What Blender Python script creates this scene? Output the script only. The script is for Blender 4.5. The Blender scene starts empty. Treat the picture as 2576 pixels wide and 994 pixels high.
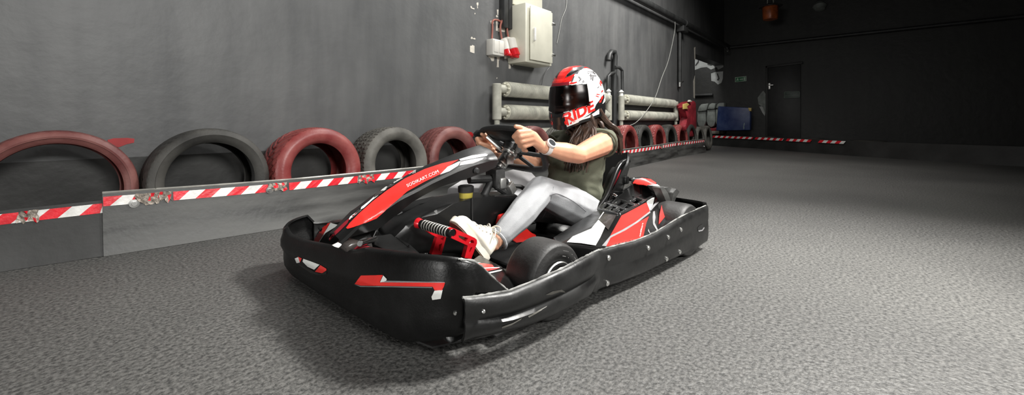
import bpy, bmesh, math, random
from mathutils import Vector, Matrix, Euler
from mathutils.bvhtree import BVHTree
from mathutils.geometry import tessellate_polygon
random.seed(7)
SC = bpy.context.scene
COL = SC.collection
PI = math.pi
# ---------------------------------------------------------------- survey of the place
F = 1050.0; H = 0.734                      # focal length (px of the 2576 px frame), eye height
TH = math.atan2(897, F)                    # angle between view axis and long wall
X0, Y0, YAW = .7154, 2.9121, 3.8980        # kart origin / heading measured from the eye
CT, ST = math.cos(TH), math.sin(TH)
KC, KS = math.cos(YAW), math.sin(YAW)
S = 0.86                                   # final metric scale of the survey
WY = 3.62                                  # plane of the long left wall
def ray(u, v): return Vector(((u-1288)/F, 1.0, -(v-308)/F))
def c2w(p): return Vector((p[0]*ST+p[1]*CT, -p[0]*CT+p[1]*ST, p[2]))
KLOC = c2w((X0, Y0, 0)); KROT = YAW-PI/2+TH
EYE_K = Vector((-KC*X0-KS*Y0, KS*X0-KC*Y0, H))
def kdir(u, v):
    d = ray(u, v); return Vector((KC*d.x+KS*d.y, -KS*d.x+KC*d.y, d.z))
def K(u, v, y=None, x=None, z=None):       # sight line met with a plane of the kart
    d = kdir(u, v); o = EYE_K
    i, val = (1, y) if y is not None else ((0, x) if x is not None else (2, z))
    return o+d*((val-o[i])/d[i])
def kuv(p):                                # column and depth of a kart point
    X = X0+KC*p[0]-KS*p[1]; Y = Y0+KS*p[0]+KC*p[1]
    return 1288+F*X/Y, Y
def W(u, v, y=None, x=None, z=None):       # sight line met with a plane of the room
    d = c2w(ray(u, v)); o = Vector((0, 0, H))
    i, val = (1, y) if y is not None else ((0, x) if x is not None else (2, z))
    return o+d*((val-o[i])/d[i])
def lerp(tab, x):
    if x <= tab[0][0]: return tab[0][1]
    for (a, b), (c, d) in zip(tab, tab[1:]):
        if x <= c: return b+(d-b)*(x-a)/(c-a)
    return tab[-1][1]
def spline(pts, n, closed=False):          # Catmull-Rom through points
    P = [Vector(p) for p in pts]; out = []; m = len(P)
    segs = m if closed else m-1
    for i in range(segs):
        if closed: a, b, c, d = P[(i-1) % m], P[i], P[(i+1) % m], P[(i+2) % m]
        else: a, b, c, d = P[max(i-1, 0)], P[i], P[i+1], P[min(i+2, m-1)]
        for k in range(n):
            t = k/n
            out.append(.5*((2*b)+(c-a)*t+(2*a-5*b+4*c-d)*t*t+(3*b-a-3*c+d)*t**3))
    if not closed: out.append(P[-1])
    return out
# ---------------------------------------------------------------- materials
def mat(name, col, rough=.5, metal=0, var=.0, vs=8, bump=0, bs=60, coat=0, spec=.5, col2=None, rvar=0, alpha=1, trans=0, emit=0, stretch=None):
    m = bpy.data.materials.new(name); m.use_nodes = True
    nt = m.node_tree; b = nt.nodes['Principled BSDF']
    b.inputs['Base Color'].default_value = (*col, 1)
    b.inputs['Roughness'].default_value = rough; b.inputs['Metallic'].default_value = metal
    b.inputs['Coat Weight'].default_value = coat; b.inputs['Coat Roughness'].default_value = .15
    b.inputs['Specular IOR Level'].default_value = spec
    if alpha < 1: b.inputs['Alpha'].default_value = alpha
    if trans: b.inputs['Transmission Weight'].default_value = trans
    if emit:
        b.inputs['Emission Color'].default_value = (*col, 1); b.inputs['Emission Strength'].default_value = emit
    if var or bump or col2 or rvar:
        tc = nt.nodes.new('ShaderNodeTexCoord')
    if var or col2 or rvar:
        n = nt.nodes.new('ShaderNodeTexNoise'); n.inputs['Scale'].default_value = vs; n.inputs['Detail'].default_value = 6
        if stretch:
            mp = nt.nodes.new('ShaderNodeMapping'); mp.inputs['Scale'].default_value = stretch
            nt.links.new(tc.outputs['Object'], mp.inputs['Vector']); nt.links.new(mp.outputs[0], n.inputs['Vector'])
        else: nt.links.new(tc.outputs['Object'], n.inputs['Vector'])
        if var or col2:
            r = nt.nodes.new('ShaderNodeValToRGB')
            c2 = col2 or tuple(min(1, c*(1+var*2)) for c in col); c1 = tuple(c*(1-var) for c in col)
            r.color_ramp.elements[0].position = .3; r.color_ramp.elements[1].position = .72
            r.color_ramp.elements[0].color = (*c1, 1); r.color_ramp.elements[1].color = (*c2, 1)
            nt.links.new(n.outputs['Fac'], r.inputs['Fac']); nt.links.new(r.outputs['Color'], b.inputs['Base Color'])
        if rvar:
            mr = nt.nodes.new('ShaderNodeMapRange'); mr.inputs['From Min'].default_value = .3; mr.inputs['From Max'].default_value = .7
            mr.inputs['To Min'].default_value = max(.03, rough-rvar); mr.inputs['To Max'].default_value = min(1, rough+rvar)
            nt.links.new(n.outputs['Fac'], mr.inputs['Value']); nt.links.new(mr.outputs['Result'], b.inputs['Roughness'])
    if bump:
        n2 = nt.nodes.new('ShaderNodeTexNoise'); n2.inputs['Scale'].default_value = bs; n2.inputs['Detail'].default_value = 5
        nt.links.new(tc.outputs['Object'], n2.inputs['Vector'])
        bp = nt.nodes.new('ShaderNodeBump'); bp.inputs['Strength'].default_value = bump; bp.inputs['Distance'].default_value = .01
        nt.links.new(n2.outputs['Fac'], bp.inputs['Height']); nt.links.new(bp.outputs['Normal'], b.inputs['Normal'])
    return m
M = {}
M['plastic'] = mat('black_plastic', (.0045, .0045, .0045), .42, var=.3, vs=9, bump=.08, bs=160, rvar=.12, spec=.3)
M['scuffed'] = mat('scuffed_black_plastic', (.006, .006, .006), .42, var=.2, vs=7, col2=(.018, .018, .0175), bump=.1, bs=45, rvar=.16, spec=.4)
M['gloss'] = mat('gloss_black', (.006, .006, .006), .24, var=.2, spec=.5, rvar=.06)
M['satin'] = mat('satin_black', (.006, .006, .006), .34, var=.2, bump=.03, bs=80, spec=.4)
M['red'] = mat('red_vinyl', (.76, .028, .022), .3, var=.06, vs=14, coat=.3)
M['darkred'] = mat('dark_red_vinyl', (.22, .01, .018), .35, var=.1)
M['white'] = mat('white_vinyl', (.78, .79, .76), .3, var=.05, vs=12, coat=.2)
M['greyvinyl'] = mat('grey_vinyl', (.23, .225, .23), .35, var=.1, vs=16)
M['brown'] = mat('smoked_vinyl', (.035, .030, .028), .25, var=.3, vs=10, spec=.6)
M['chrome'] = mat('chrome', (.75, .75, .74), .16, 1, var=.05)
M['alu'] = mat('cast_aluminium', (.62, .62, .60), .34, 1, var=.1, vs=30, bump=.05)
M['redmetal'] = mat('red_anodised_metal', (.62, .012, .02), .3, .25, var=.1, vs=20, coat=.3)
M['slick'] = mat('slick_rubber', (.020, .0195, .019), .55, var=.35, vs=14, bump=.12, bs=120)
M['rubber'] = mat('black_rubber', (.012, .012, .012), .6, var=.2, bump=.1, bs=90)
M['letter'] = mat('tyre_lettering', (.16, .155, .15), .6, var=.1)
M['yellow'] = mat('brake_fluid_plastic', (.42, .35, .06), .35, var=.2)
M['skin'] = mat('skin', (.52, .265, .165), .48, var=.10, vs=16, bump=.05, bs=220)
M['denim'] = mat('grey_denim', (.315, .32, .33), .85, var=.10, vs=11, bump=.16, bs=320)
M['shirt'] = mat('olive_jersey', (.075, .078, .052), .9, var=.16, vs=9, bump=.12, bs=160)
M['print'] = mat('faded_print', (.13, .115, .05), .9, var=.3, vs=30)
M['shoe'] = mat('white_leather', (.74, .70, .60), .45, var=.05, vs=20, bump=.04, bs=120)
M['sole'] = mat('tan_sole', (.30, .19, .13), .6, var=.15)
M['hair'] = mat('brown_hair', (.045, .026, .018), .42, var=.4, vs=40)
M['grille'] = mat('glossy_grille', (.018, .018, .018), .16, var=.2, spec=.9, coat=.6)
M['seam'] = mat('denim_seam', (.17, .17, .18), .9, var=.1)
M['worn'] = mat('worn_plastic_edge', (.07, .07, .068), .5, var=.5, vs=22, col2=(.42, .42, .40))
M['hwhite'] = mat('helmet_white', (.80, .79, .78), .2, var=.03, coat=.6)
M['hred'] = mat('helmet_red', (.80, .022, .018), .2, var=.04, coat=.6)
M['hblack'] = mat('helmet_black', (.010, .010, .010), .25, var=.2, coat=.3)
M['hgrey'] = mat('helmet_grey', (.06, .057, .06), .3, var=.3, vs=40)
M['lining'] = mat('dark_red_lining', (.10, .012, .014), .8, var=.2)
M['watch'] = mat('pale_silicone', (.66, .64, .61), .45, var=.04)
M['dial'] = mat('watch_glass', (.03, .032, .035), .12, var=.1)
M['tred'] = mat('red_tyre_paint', (.165, .030, .031), .5, var=.35, vs=7, col2=(.25, .105, .092), bump=.12, bs=60)
M['tred2'] = mat('bright_red_tyre_paint', (.26, .022, .026), .42, var=.35, vs=8, col2=(.30, .085, .076), bump=.12, bs=60)
M['tblack'] = mat('dusty_tyre_rubber', (.028, .027, .025), .62, var=.4, vs=6, col2=(.072, .069, .062), bump=.12, bs=60)
M['tgrey'] = mat('grey_tyre_rubber', (.085, .081, .071), .65, var=.4, vs=6, col2=(.165, .158, .14), bump=.12, bs=60)
M['belt'] = mat('conveyor_belt_rubber', (.030, .030, .029), .45, var=.5, vs=5, stretch=(.35, 1, 2.6), col2=(.105, .105, .10), bump=.1, bs=30, rvar=.12)
M['beltdark'] = mat('dark_belt_rubber', (.018, .018, .017), .55, var=.4, vs=3, col2=(.035, .035, .034), bump=.1, bs=30)
M['tapered'] = mat('red_tape', (.68, .018, .030), .35, var=.15, vs=18, bump=.15, bs=60)
M['tapewhite'] = mat('white_tape', (.74, .73, .70), .35, var=.12, vs=18, bump=.15, bs=60)
M['foil'] = mat('torn_tape_foil', (.22, .19, .16), .4, .3, var=.6, vs=40, bump=.6, bs=70)
M['strip'] = mat('aluminium_strip', (.36, .35, .32), .45, .6, var=.3, vs=12)
M['cream'] = mat('cream_enamel', (.615, .60, .50), .4, var=.06, vs=5, bump=.03, bs=40)
M['rad'] = mat('radiator_paint', (.37, .365, .31), .55, var=.2, vs=9, bump=.1, bs=60)
M['socket'] = mat('white_socket_plastic', (.62, .60, .55), .4, var=.05)
M['cable'] = mat('reddish_cable', (.30, .10, .075), .5, var=.2)
M['pipe'] = mat('dark_painted_pipe', (.030, .031, .031), .45, var=.3, vs=6)
M['wire'] = mat('pale_wire', (.32, .32, .30), .5, var=.1)
M['chip'] = mat('bare_plaster', (.60, .56, .49), .85, var=.1, vs=30)
M['reddab'] = mat('red_wall_paint', (.33, .012, .014), .5, var=.2)
M['redpad'] = mat('red_padding', (.25, .020, .030), .5, var=.35, vs=8, bump=.3, bs=9)
M['greypad'] = mat('grey_paint', (.20, .215, .20), .6, var=.2, vs=8, bump=.1)
M['mural'] = mat('pale_mural_paint', (.40, .41, .40), .8, var=.1)
M['blue'] = mat('blue_vinyl_mat', (.008, .028, .16), .42, var=.4, vs=5, col2=(.05, .075, .17), bump=.2, bs=8)
M['green'] = mat('green_sign', (.015, .15, .055), .4, var=.05)
M['signpale'] = mat('pale_sign_marks', (.42, .52, .42), .4, var=.05)
M['dullgreen'] = mat('dull_green_sign', (.045, .075, .058), .4, var=.05)
M['ochre'] = mat('yellow_tape', (.55, .40, .12), .5, var=.1)
M['orange'] = mat('orange_lamp_glass', (.32, .075, .02), .35, var=.3, vs=12)
M['doordark'] = mat('dark_door_paint', (.018, .018, .018), .5, var=.2)
M['board'] = mat('dusty_board', (.17, .155, .13), .7, var=.2)

def visor_mat():
    m = bpy.data.materials.new('smoked_visor'); m.use_nodes = True; nt = m.node_tree; nt.nodes.clear()
    o = nt.nodes.new('ShaderNodeOutputMaterial'); t = nt.nodes.new('ShaderNodeBsdfTransparent'); g = nt.nodes.new('ShaderNodeBsdfGlossy')
    t.inputs['Color'].default_value = (.42, .36, .35, 1); g.inputs['Roughness'].default_value = .22
    g.inputs['Color'].default_value = (.8, .8, .8, 1)
    fr = nt.nodes.new('ShaderNodeFresnel'); fr.inputs['IOR'].default_value = 1.35
    mx = nt.nodes.new('ShaderNodeMixShader')
    nt.links.new(fr.outputs[0], mx.inputs[0]); nt.links.new(t.outputs[0], mx.inputs[1]); nt.links.new(g.outputs[0], mx.inputs[2])
    nt.links.new(mx.outputs[0], o.inputs['Surface'])
    return m
M['visor'] = visor_mat()

def wall_mat(name, base, hi, scale=1.2):
    m = bpy.data.materials.new(name); m.use_nodes = True; nt = m.node_tree; b = nt.nodes['Principled BSDF']
    tc = nt.nodes.new('ShaderNodeTexCoord')
    n1 = nt.nodes.new('ShaderNodeTexNoise'); n1.inputs['Scale'].default_value = scale; n1.inputs['Detail'].default_value = 7; n1.inputs['Roughness'].default_value = .55
    mp = nt.nodes.new('ShaderNodeMapping'); mp.inputs['Scale'].default_value = (3.0, 3.0, .5)
    n2 = nt.nodes.new('ShaderNodeTexNoise'); n2.inputs['Scale'].default_value = 2.2; n2.inputs['Detail'].default_value = 5
    nt.links.new(tc.outputs['Object'], n1.inputs['Vector']); nt.links.new(tc.outputs['Object'], mp.inputs['Vector']); nt.links.new(mp.outputs[0], n2.inputs['Vector'])
    mx = nt.nodes.new('ShaderNodeMath'); mx.operation = 'ADD'; nt.links.new(n1.outputs['Fac'], mx.inputs[0]); nt.links.new(n2.outputs['Fac'], mx.inputs[1])
    r = nt.nodes.new('ShaderNodeValToRGB'); r.color_ramp.elements[0].position = .75/2; r.color_ramp.elements[1].position = 1.25/2
    hf = nt.nodes.new('ShaderNodeMath'); hf.operation = 'MULTIPLY'; hf.inputs[1].default_value = .5; nt.links.new(mx.outputs[0], hf.inputs[0])
    r.color_ramp.elements[0].color = (*base, 1); r.color_ramp.elements[1].color = (*hi, 1)
    nt.links.new(hf.outputs[0], r.inputs['Fac']); nt.links.new(r.outputs['Color'], b.inputs['Base Color'])
    b.inputs['Roughness'].default_value = .5; b.inputs['Specular IOR Level'].default_value = .35
    n3 = nt.nodes.new('ShaderNodeTexNoise'); n3.inputs['Scale'].default_value = 9; n3.inputs['Detail'].default_value = 6; nt.links.new(tc.outputs['Object'], n3.inputs['Vector'])
    bp = nt.nodes.new('ShaderNodeBump'); bp.inputs['Strength'].default_value = .25; bp.inputs['Distance'].default_value = .02
    nt.links.new(n3.outputs['Fac'], bp.inputs['Height']); nt.links.new(bp.outputs['Normal'], b.inputs['Normal'])
    return m
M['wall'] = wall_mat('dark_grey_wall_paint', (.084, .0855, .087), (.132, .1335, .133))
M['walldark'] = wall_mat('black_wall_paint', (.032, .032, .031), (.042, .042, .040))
M['ceil'] = mat('dark_ceiling', (.02, .02, .02), .8, var=.2)

def floor_mat():
    m = bpy.data.materials.new('asphalt'); m.use_nodes = True; nt = m.node_tree; b = nt.nodes['Principled BSDF']
    N = nt.nodes.new; L = nt.links.new
    tc = N('ShaderNodeTexCoord')
    big = N('ShaderNodeTexNoise'); big.inputs['Scale'].default_value = .7; big.inputs['Detail'].default_value = 5; L(tc.outputs['Object'], big.inputs['Vector'])
    fine = N('ShaderNodeTexNoise'); fine.inputs['Scale'].default_value = 85; fine.inputs['Detail'].default_value = 3; fine.inputs['Roughness'].default_value = .7; L(tc.outputs['Object'], fine.inputs['Vector'])
    vor = N('ShaderNodeTexVoronoi'); vor.inputs['Scale'].default_value = 95; vor.distance = 'EUCLIDEAN'; L(tc.outputs['Object'], vor.inputs['Vector'])
    r1 = N('ShaderNodeValToRGB'); r1.color_ramp.elements[0].position = .36; r1.color_ramp.elements[1].position = .64
    r1.color_ramp.elements[0].color = (.040, .040, .039, 1); r1.color_ramp.elements[1].color = (.155, .152, .146, 1)
    L(fine.outputs['Fac'], r1.inputs['Fac'])
    r2 = N('ShaderNodeValToRGB'); r2.color_ramp.elements[0].position = .3; r2.color_ramp.elements[1].position = .75
    r2.color_ramp.elements[0].color = (.70, .70, .70, 1); r2.color_ramp.elements[1].color = (1.15, 1.15, 1.13, 1)
    L(big.outputs['Fac'], r2.inputs['Fac'])
    mx = N('ShaderNodeMix'); mx.data_type = 'RGBA'; mx.blend_type = 'MULTIPLY'; mx.inputs[0].default_value = 1
    L(r1.outputs['Color'], mx.inputs[6]); L(r2.outputs['Color'], mx.inputs[7])
    L(mx.outputs[2], b.inputs['Base Color'])
    b.inputs['Roughness'].default_value = .5; b.inputs['Specular IOR Level'].default_value = .5
    ad = N('ShaderNodeMath'); ad.operation = 'ADD'; L(fine.outputs['Fac'], ad.inputs[0])
    ml = N('ShaderNodeMath'); ml.operation = 'MULTIPLY'; ml.inputs[1].default_value = .5; L(vor.outputs['Distance'], ml.inputs[0]); L(ml.outputs[0], ad.inputs[1])
    bp = N('ShaderNodeBump'); bp.inputs['Strength'].default_value = .4; bp.inputs['Distance'].default_value = .006
    L(ad.outputs[0], bp.inputs['Height']); L(bp.outputs['Normal'], b.inputs['Normal'])
    return m
M['floor'] = floor_mat()
# ---------------------------------------------------------------- mesh helpers
def empty(name, label, cat, loc=(0, 0, 0), rz=0, group=None):
    o = bpy.data.objects.new(name, None); COL.objects.link(o); o.location = loc; o.rotation_euler = (0, 0, rz)
    o.empty_display_size = .1
    return tag(o, label, cat, group)
def tag(o, label, cat, group=None):
    o['label'] = label; o['category'] = cat
    if group: o['group'] = group
    return o
def obj(name, bm, mats, parent=None, smooth=True, angle=35, label=None):
    me = bpy.data.meshes.new(name)
    bmesh.ops.recalc_face_normals(bm, faces=bm.faces)
    bm.to_mesh(me); bm.free()
    return mobj(name, me, mats, parent, smooth, angle, label)
def mobj(name, me, mats, parent=None, smooth=True, angle=35, label=None):
    o = bpy.data.objects.new(name, me); COL.objects.link(o)
    if len(me.materials): me.materials.clear()
    for m in (mats if isinstance(mats, (list, tuple)) else [mats]): me.materials.append(m)
    if smooth and len(me.polygons):
        me.polygons.foreach_set('use_smooth', [True]*len(me.polygons))
        if angle: me.set_sharp_from_angle(angle=math.radians(angle))
    if parent: o.parent = parent
    if label: o['label'] = label
    return o
def structure(o): o['kind'] = 'structure'; return o
def bake(o, angle=None):
    dg = bpy.context.evaluated_depsgraph_get()
    me = bpy.data.meshes.new_from_object(o.evaluated_get(dg)); o.modifiers.clear(); o.data = me
    me.polygons.foreach_set('use_smooth', [True]*len(me.polygons))
    if angle: me.set_sharp_from_angle(angle=math.radians(angle))
    return o
def box(bm, c, s, bev=0, R=None, seg=2):
    t = bmesh.new(); bmesh.ops.create_cube(t, size=1); bmesh.ops.scale(t, vec=s, verts=t.verts)
    if bev: bmesh.ops.bevel(t, geom=list(t.edges), offset=bev, segments=seg, affect='EDGES', profile=.5)
    m = Matrix.Translation(Vector(c)) @ (R.to_4x4() if R else Matrix.Identity(4))
    mp = {v: bm.verts.new(m @ v.co) for v in t.verts}
    for f in t.faces: bm.faces.new([mp[v] for v in f.verts])
    t.free()
def done(bm): pass
def tube(bm, pts, r, seg=12, cap=True, closed=False):
    P = [Vector(p) for p in pts]; n = len(P)
    rs = r if isinstance(r, (list, tuple)) else [r]*n
    rings = []; up = None
    for i in range(n):
        if closed: t = (P[(i+1) % n]-P[i-1]).normalized()
        else: t = (P[min(i+1, n-1)]-P[max(i-1, 0)]).normalized()
        if up is None: up = t.orthogonal().normalized()
        up = (up-t*up.dot(t)).normalized(); sd = t.cross(up)
        rings.append([bm.verts.new(P[i]+(up*math.cos(2*PI*k/seg)+sd*math.sin(2*PI*k/seg))*rs[i]) for k in range(seg)])
    for i in range(n if closed else n-1):
        a, b = rings[i], rings[(i+1) % n]
        off = 0
        if closed and i == n-1:
            off = min(range(seg), key=lambda q: (a[0].co-b[q].co).length)
        for k in range(seg): bm.faces.new((a[k], a[(k+1) % seg], b[(k+1+off) % seg], b[(k+off) % seg]))
    if cap and not closed:
        bm.faces.new(rings[0][::-1]); bm.faces.new(rings[-1])
    done(bm)
def lathe(bm, prof, Mx, seg=32, disp=None, closed=False):   # prof: (radius, axial), axis = local Z of Mx
    rings = []
    for k in range(seg):
        a = 2*PI*k/seg; ring = []
        for j, (r, z) in enumerate(prof):
            rr = r+(disp(a, j, r, z) if disp else 0)
            ring.append(bm.verts.new(Mx @ Vector((rr*math.cos(a), rr*math.sin(a), z))))
        rings.append(ring)
    n = len(prof)
    for k in range(seg):
        a, b = rings[k], rings[(k+1) % seg]
        for j in range(n if closed else n-1):
            q = (a[j], a[(j+1) % n], b[(j+1) % n], b[j])
            bm.faces.new(q)
    if not closed:
        for j in (0, n-1):
            if prof[j][0] > 1e-4: bm.faces.new([rings[k][j] for k in range(seg)])
    bmesh.ops.remove_doubles(bm, verts=bm.verts, dist=1e-6)
    done(bm)
def axis_mx(p, d):
    return Matrix.Translation(Vector(p)) @ Vector(d).to_track_quat('Z', 'Y').to_matrix().to_4x4()
def cyl(bm, p, q, r, seg=20, r2=None):
    p, q = Vector(p), Vector(q); L = (q-p).length; e = min(r*.15, L*.2); r2 = r if r2 is None else r2
    lathe(bm, [(0, 0), (r-e, 0), (r, e), (r2, L-e), (r2-e, L), (0, L)], axis_mx(p, q-p), seg)
def prism(bm, pts, off, bev=0):            # polygon of 3D points extruded by a vector
    off = Vector(off)
    a = [bm.verts.new(Vector(p)) for p in pts]; b = [bm.verts.new(Vector(p)+off) for p in pts]; n = len(pts)
    fs = [bm.faces.new(a[::-1]), bm.faces.new(b)]
    for i in range(n): fs.append(bm.faces.new((a[i], a[(i+1) % n], b[(i+1) % n], b[i])))
    if bev:
        es = list({e for f in fs for e in f.edges})
        bmesh.ops.bevel(bm, geom=es, offset=bev, segments=2, affect='EDGES', profile=.5)
    done(bm)
def grid(bm, rows, thick=0, closed=False):    # list of rows of points -> sheet
    V = [[bm.verts.new(Vector(p)) for p in r] for r in rows]; fs = []
    for i in range(len(V)-1):
        n = len(V[i])
        for j in range(n if closed else n-1): fs.append(bm.faces.new((V[i][j], V[i][(j+1) % n], V[i+1][(j+1) % n], V[i+1][j])))
    done(bm)
    return fs
def sheet(name, rows, thick, m, parent, angle=40, bev=0, sub=0, closed=False, off=-1):
    bm = bmesh.new(); grid(bm, rows, closed=closed)
    bmesh.ops.recalc_face_normals(bm, faces=bm.faces)
    o = obj(name, bm, m, parent)
    md = o.modifiers.new('s', 'SOLIDIFY'); md.thickness = thick; md.offset = off; md.use_even_offset = False
    if bev:
        b = o.modifiers.new('b', 'BEVEL'); b.width = bev; b.segments = 2; b.limit_method = 'ANGLE'; b.angle_limit = math.radians(50)
    if sub: q = o.modifiers.new('u', 'SUBSURF'); q.levels = sub; q.render_levels = sub
    return bake(o, angle)
def hull(bm, *blobs, sub=2):               # convex hull of balls/ellipsoids (centre, radius or (rx,ry,rz))
    pts = []
    t = bmesh.new()
    for c, r in blobs:
        rr = Vector(r) if isinstance(r, (tuple, list, Vector)) else Vector((r, r, r))
        g = bmesh.ops.create_icosphere(t, subdivisions=sub, radius=1)['verts']
        for v in g: v.co = Vector((v.co.x*rr.x, v.co.y*rr.y, v.co.z*rr.z))+Vector(c)
    res = bmesh.ops.convex_hull(t, input=t.verts)
    bmesh.ops.delete(t, geom=list({g for g in res['geom_interior']+res['geom_unused'] if isinstance(g, bmesh.types.BMVert)}), context='VERTS')
    mp = {v: bm.verts.new(v.co) for v in t.verts}
    for f in t.faces: bm.faces.new([mp[v] for v in f.verts])
    t.free(); done(bm)
def chain(bm, pts, rs, sub=2):
    for i in range(len(pts)-1): hull(bm, (pts[i], rs[i]), (pts[i+1], rs[i+1]), sub=sub)
def remesh(name, bm, m, parent, vox=.005, smooth=5, disp=None, angle=None, label=None):
    o = obj(name, bm, m, parent, label=label)
    r = o.modifiers.new('r', 'REMESH'); r.mode = 'VOXEL'; r.voxel_size = vox; r.adaptivity = 0
    s = o.modifiers.new('s', 'SMOOTH'); s.factor = .5; s.iterations = smooth
    bake(o, angle)
    if disp:
        nv = [(v.co.copy(), v.normal.copy()) for v in o.data.vertices]; flat = []
        for p, n in nv: flat.extend(p+n*disp(p, n))
        o.data.vertices.foreach_set('co', flat); o.data.update()
    return o
def bvh(*os):
    vs, ps = [], []
    for o in os:
        b = len(vs); vs += [v.co.copy() for v in o.data.vertices]; ps += [[i+b for i in p.vertices] for p in o.data.polygons]
    return BVHTree.FromPolygons(vs, ps)
def flatpoly(polys, mi=0, step=7):          # 2D polygons -> subdivided bmesh in the plane
    bm = bmesh.new()
    for poly in polys:
        vs = [bm.verts.new((p[0], p[1], 0)) for p in poly]
        for t in tessellate_polygon([[Vector((p[0], p[1], 0)) for p in poly]]):
            try: bm.faces.new([vs[i] for i in t])
            except ValueError: pass
    for _ in range(6):
        es = [e for e in bm.edges if e.calc_length() > step]
        if not es: break
        bmesh.ops.subdivide_edges(bm, edges=es, cuts=1)
        bmesh.ops.triangulate(bm, faces=[f for f in bm.faces if len(f.verts) > 3])
    return bm
def lay(bm, tree, off, orig, dirf):         # lay a flat sticker on the surface it is stuck to
    last = None; miss = []
    for v in bm.verts:
        d = dirf(v.co.x, v.co.y).normalized()
        hit = tree.ray_cast(orig, d)
        if hit[0] is None: miss.append(v); continue
        n = hit[1]
        if n.dot(d) > 0: n = -n
        v.co = hit[0]+n*off; last = (hit[0].copy(), n.copy())
    bmesh.ops.delete(bm, geom=miss, context='VERTS')
def sticker(name, polys, target, m, parent, off=.0016, step=7, label=None, mirror=False):
    if 1 < len(polys) <= 3:
        return [sticker(name, [q], target, m, parent, off, step, label) for q in polys][0]
    bm = flatpoly(polys, step=step)
    lay(bm, bvh(target) if isinstance(target, bpy.types.Object) else target, off, EYE_K-(Vector(parent_off(parent))), kdir)
    o = obj(name, bm, m, parent, angle=60, label=label)
    return o
OFFS = {}
def parent_off(p):
    while p is not None:
        if p.name in OFFS: return OFFS[p.name]
        p = p.parent
    return (0, 0, 0)
def textmesh(body, shear=0, bold=0):
    cu = bpy.data.curves.new('lettering', 'FONT'); cu.body = body; cu.size = 1; cu.shear = shear; cu.offset = bold; cu.resolution_u = 3
    o = bpy.data.objects.new('lettering', cu); COL.objects.link(o)
    dg = bpy.context.evaluated_depsgraph_get(); dg.update()
    me = bpy.data.meshes.new_from_object(o.evaluated_get(dg))
    bpy.data.objects.remove(o); bpy.data.curves.remove(cu)
    return me
def lettering(name, body, p0, p1, h, tree, m, parent, off=.002, shear=0, tilt=(0, 0), bold=0):   # text from pixel p0 to p1, cap height h px
    me = textmesh(body, shear, bold); bm = bmesh.new(); bm.from_mesh(me)
    xs = [v.co.x for v in bm.verts]; ys = [v.co.y for v in bm.verts]
    x0, x1, y1 = min(xs), max(xs), max(ys); ex = Vector((p1[0]-p0[0], p1[1]-p0[1])); L = ex.length; e = ex/L
    nn = Vector((e.y, -e.x))+Vector(tilt)
    for v in bm.verts:
        q = Vector(p0)+ex*((v.co.x-x0)/(x1-x0))+nn*(v.co.y/y1*h)
        v.co = Vector((q.x, q.y, 0))
    bmesh.ops.triangulate(bm, faces=bm.faces)
    for _ in range(4):
        es = [e for e in bm.edges if e.calc_length() > 4]
        if not es: break
        bmesh.ops.subdivide_edges(bm, edges=es, cuts=1); bmesh.ops.triangulate(bm, faces=[f for f in bm.faces if len(f.verts) > 3])
    lay(bm, tree, off, EYE_K-Vector(parent_off(parent)), kdir)
    return obj(name, bm, m, parent, angle=60)
# ================================================================ THE ROOM
def slab(name, lo, hi, m):
    bm = bmesh.new(); c = [(a+b)/2 for a, b in zip(lo, hi)]; box(bm, c, [b-a for a, b in zip(lo, hi)])
    return structure(obj(name, bm, m, smooth=False))
CE = 5.6
slab('floor', (-5, -8, -.1), (16, 6.2, 0), M['floor'])
OX0, OX1 = W(1748, 200, y=WY).x, W(1822, 200, y=WY).x
bm = bmesh.new()
def wslab(lo, hi): box(bm, [(a+b)/2 for a, b in zip(lo, hi)], [b-a for a, b in zip(lo, hi)])
wslab((-5, WY, 0), (OX0, WY+.3, CE)); wslab((OX1, WY, 0), (15.3, WY+.3, CE)); wslab((OX0, WY, 2.62), (OX1, WY+.3, CE))
wl = structure(obj('wall_left', bm, M['wall'], smooth=False))
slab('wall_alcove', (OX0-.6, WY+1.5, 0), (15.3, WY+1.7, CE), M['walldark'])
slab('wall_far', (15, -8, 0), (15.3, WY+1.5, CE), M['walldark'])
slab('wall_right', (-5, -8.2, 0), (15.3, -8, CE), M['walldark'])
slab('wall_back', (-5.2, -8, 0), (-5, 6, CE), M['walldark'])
slab('ceiling', (-5.2, -8.2, CE), (15.3, 6.2, CE+.2), M['ceil'])
bm = bmesh.new(); box(bm, ((OX0-5)/2, WY-.004, .255), (OX0+5, .012, .51)); structure(obj('shade_band_1', bm, M['walldark'], smooth=False))  # dark strip putting the deep shade behind the tyres into the wall colour
def onwall(polys, m, name, y=WY, parent=wl, step=30, off=.003):
    bm = bmesh.new()
    for p in polys:
        vs = [W(u, v, y=y) for u, v in p]
        a = [bm.verts.new((q.x, y-off, q.z)) for q in vs]; b = [bm.verts.new((q.x, y+.001, q.z)) for q in vs]; n = len(a)
        for t in tessellate_polygon([[Vector((q.x, q.z, 0)) for q in vs]]):
            try: bm.faces.new([a[i] for i in t])
            except ValueError: pass
        for i in range(n): bm.faces.new((a[i], a[(i+1) % n], b[(i+1) % n], b[i]))
    return obj(name, bm, m, parent, smooth=False)
def z3(pts, k, ox, oy): return [(ox+x/k, oy+y/k) for x, y in pts]
def blotch(cx, cy, rx, ry, n=9, j=.35):
    return [(cx+rx*math.cos(2*PI*i/n)*(1+random.uniform(-j, j)), cy+ry*math.sin(2*PI*i/n)*(1+random.uniform(-j, j))) for i in range(n)]
onwall([[(270, 352), (285, 348), (320, 347), (338, 349), (337, 359), (318, 363), (298, 371), (285, 366), (272, 360)]], M['reddab'], 'red_paint_dab')
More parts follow.
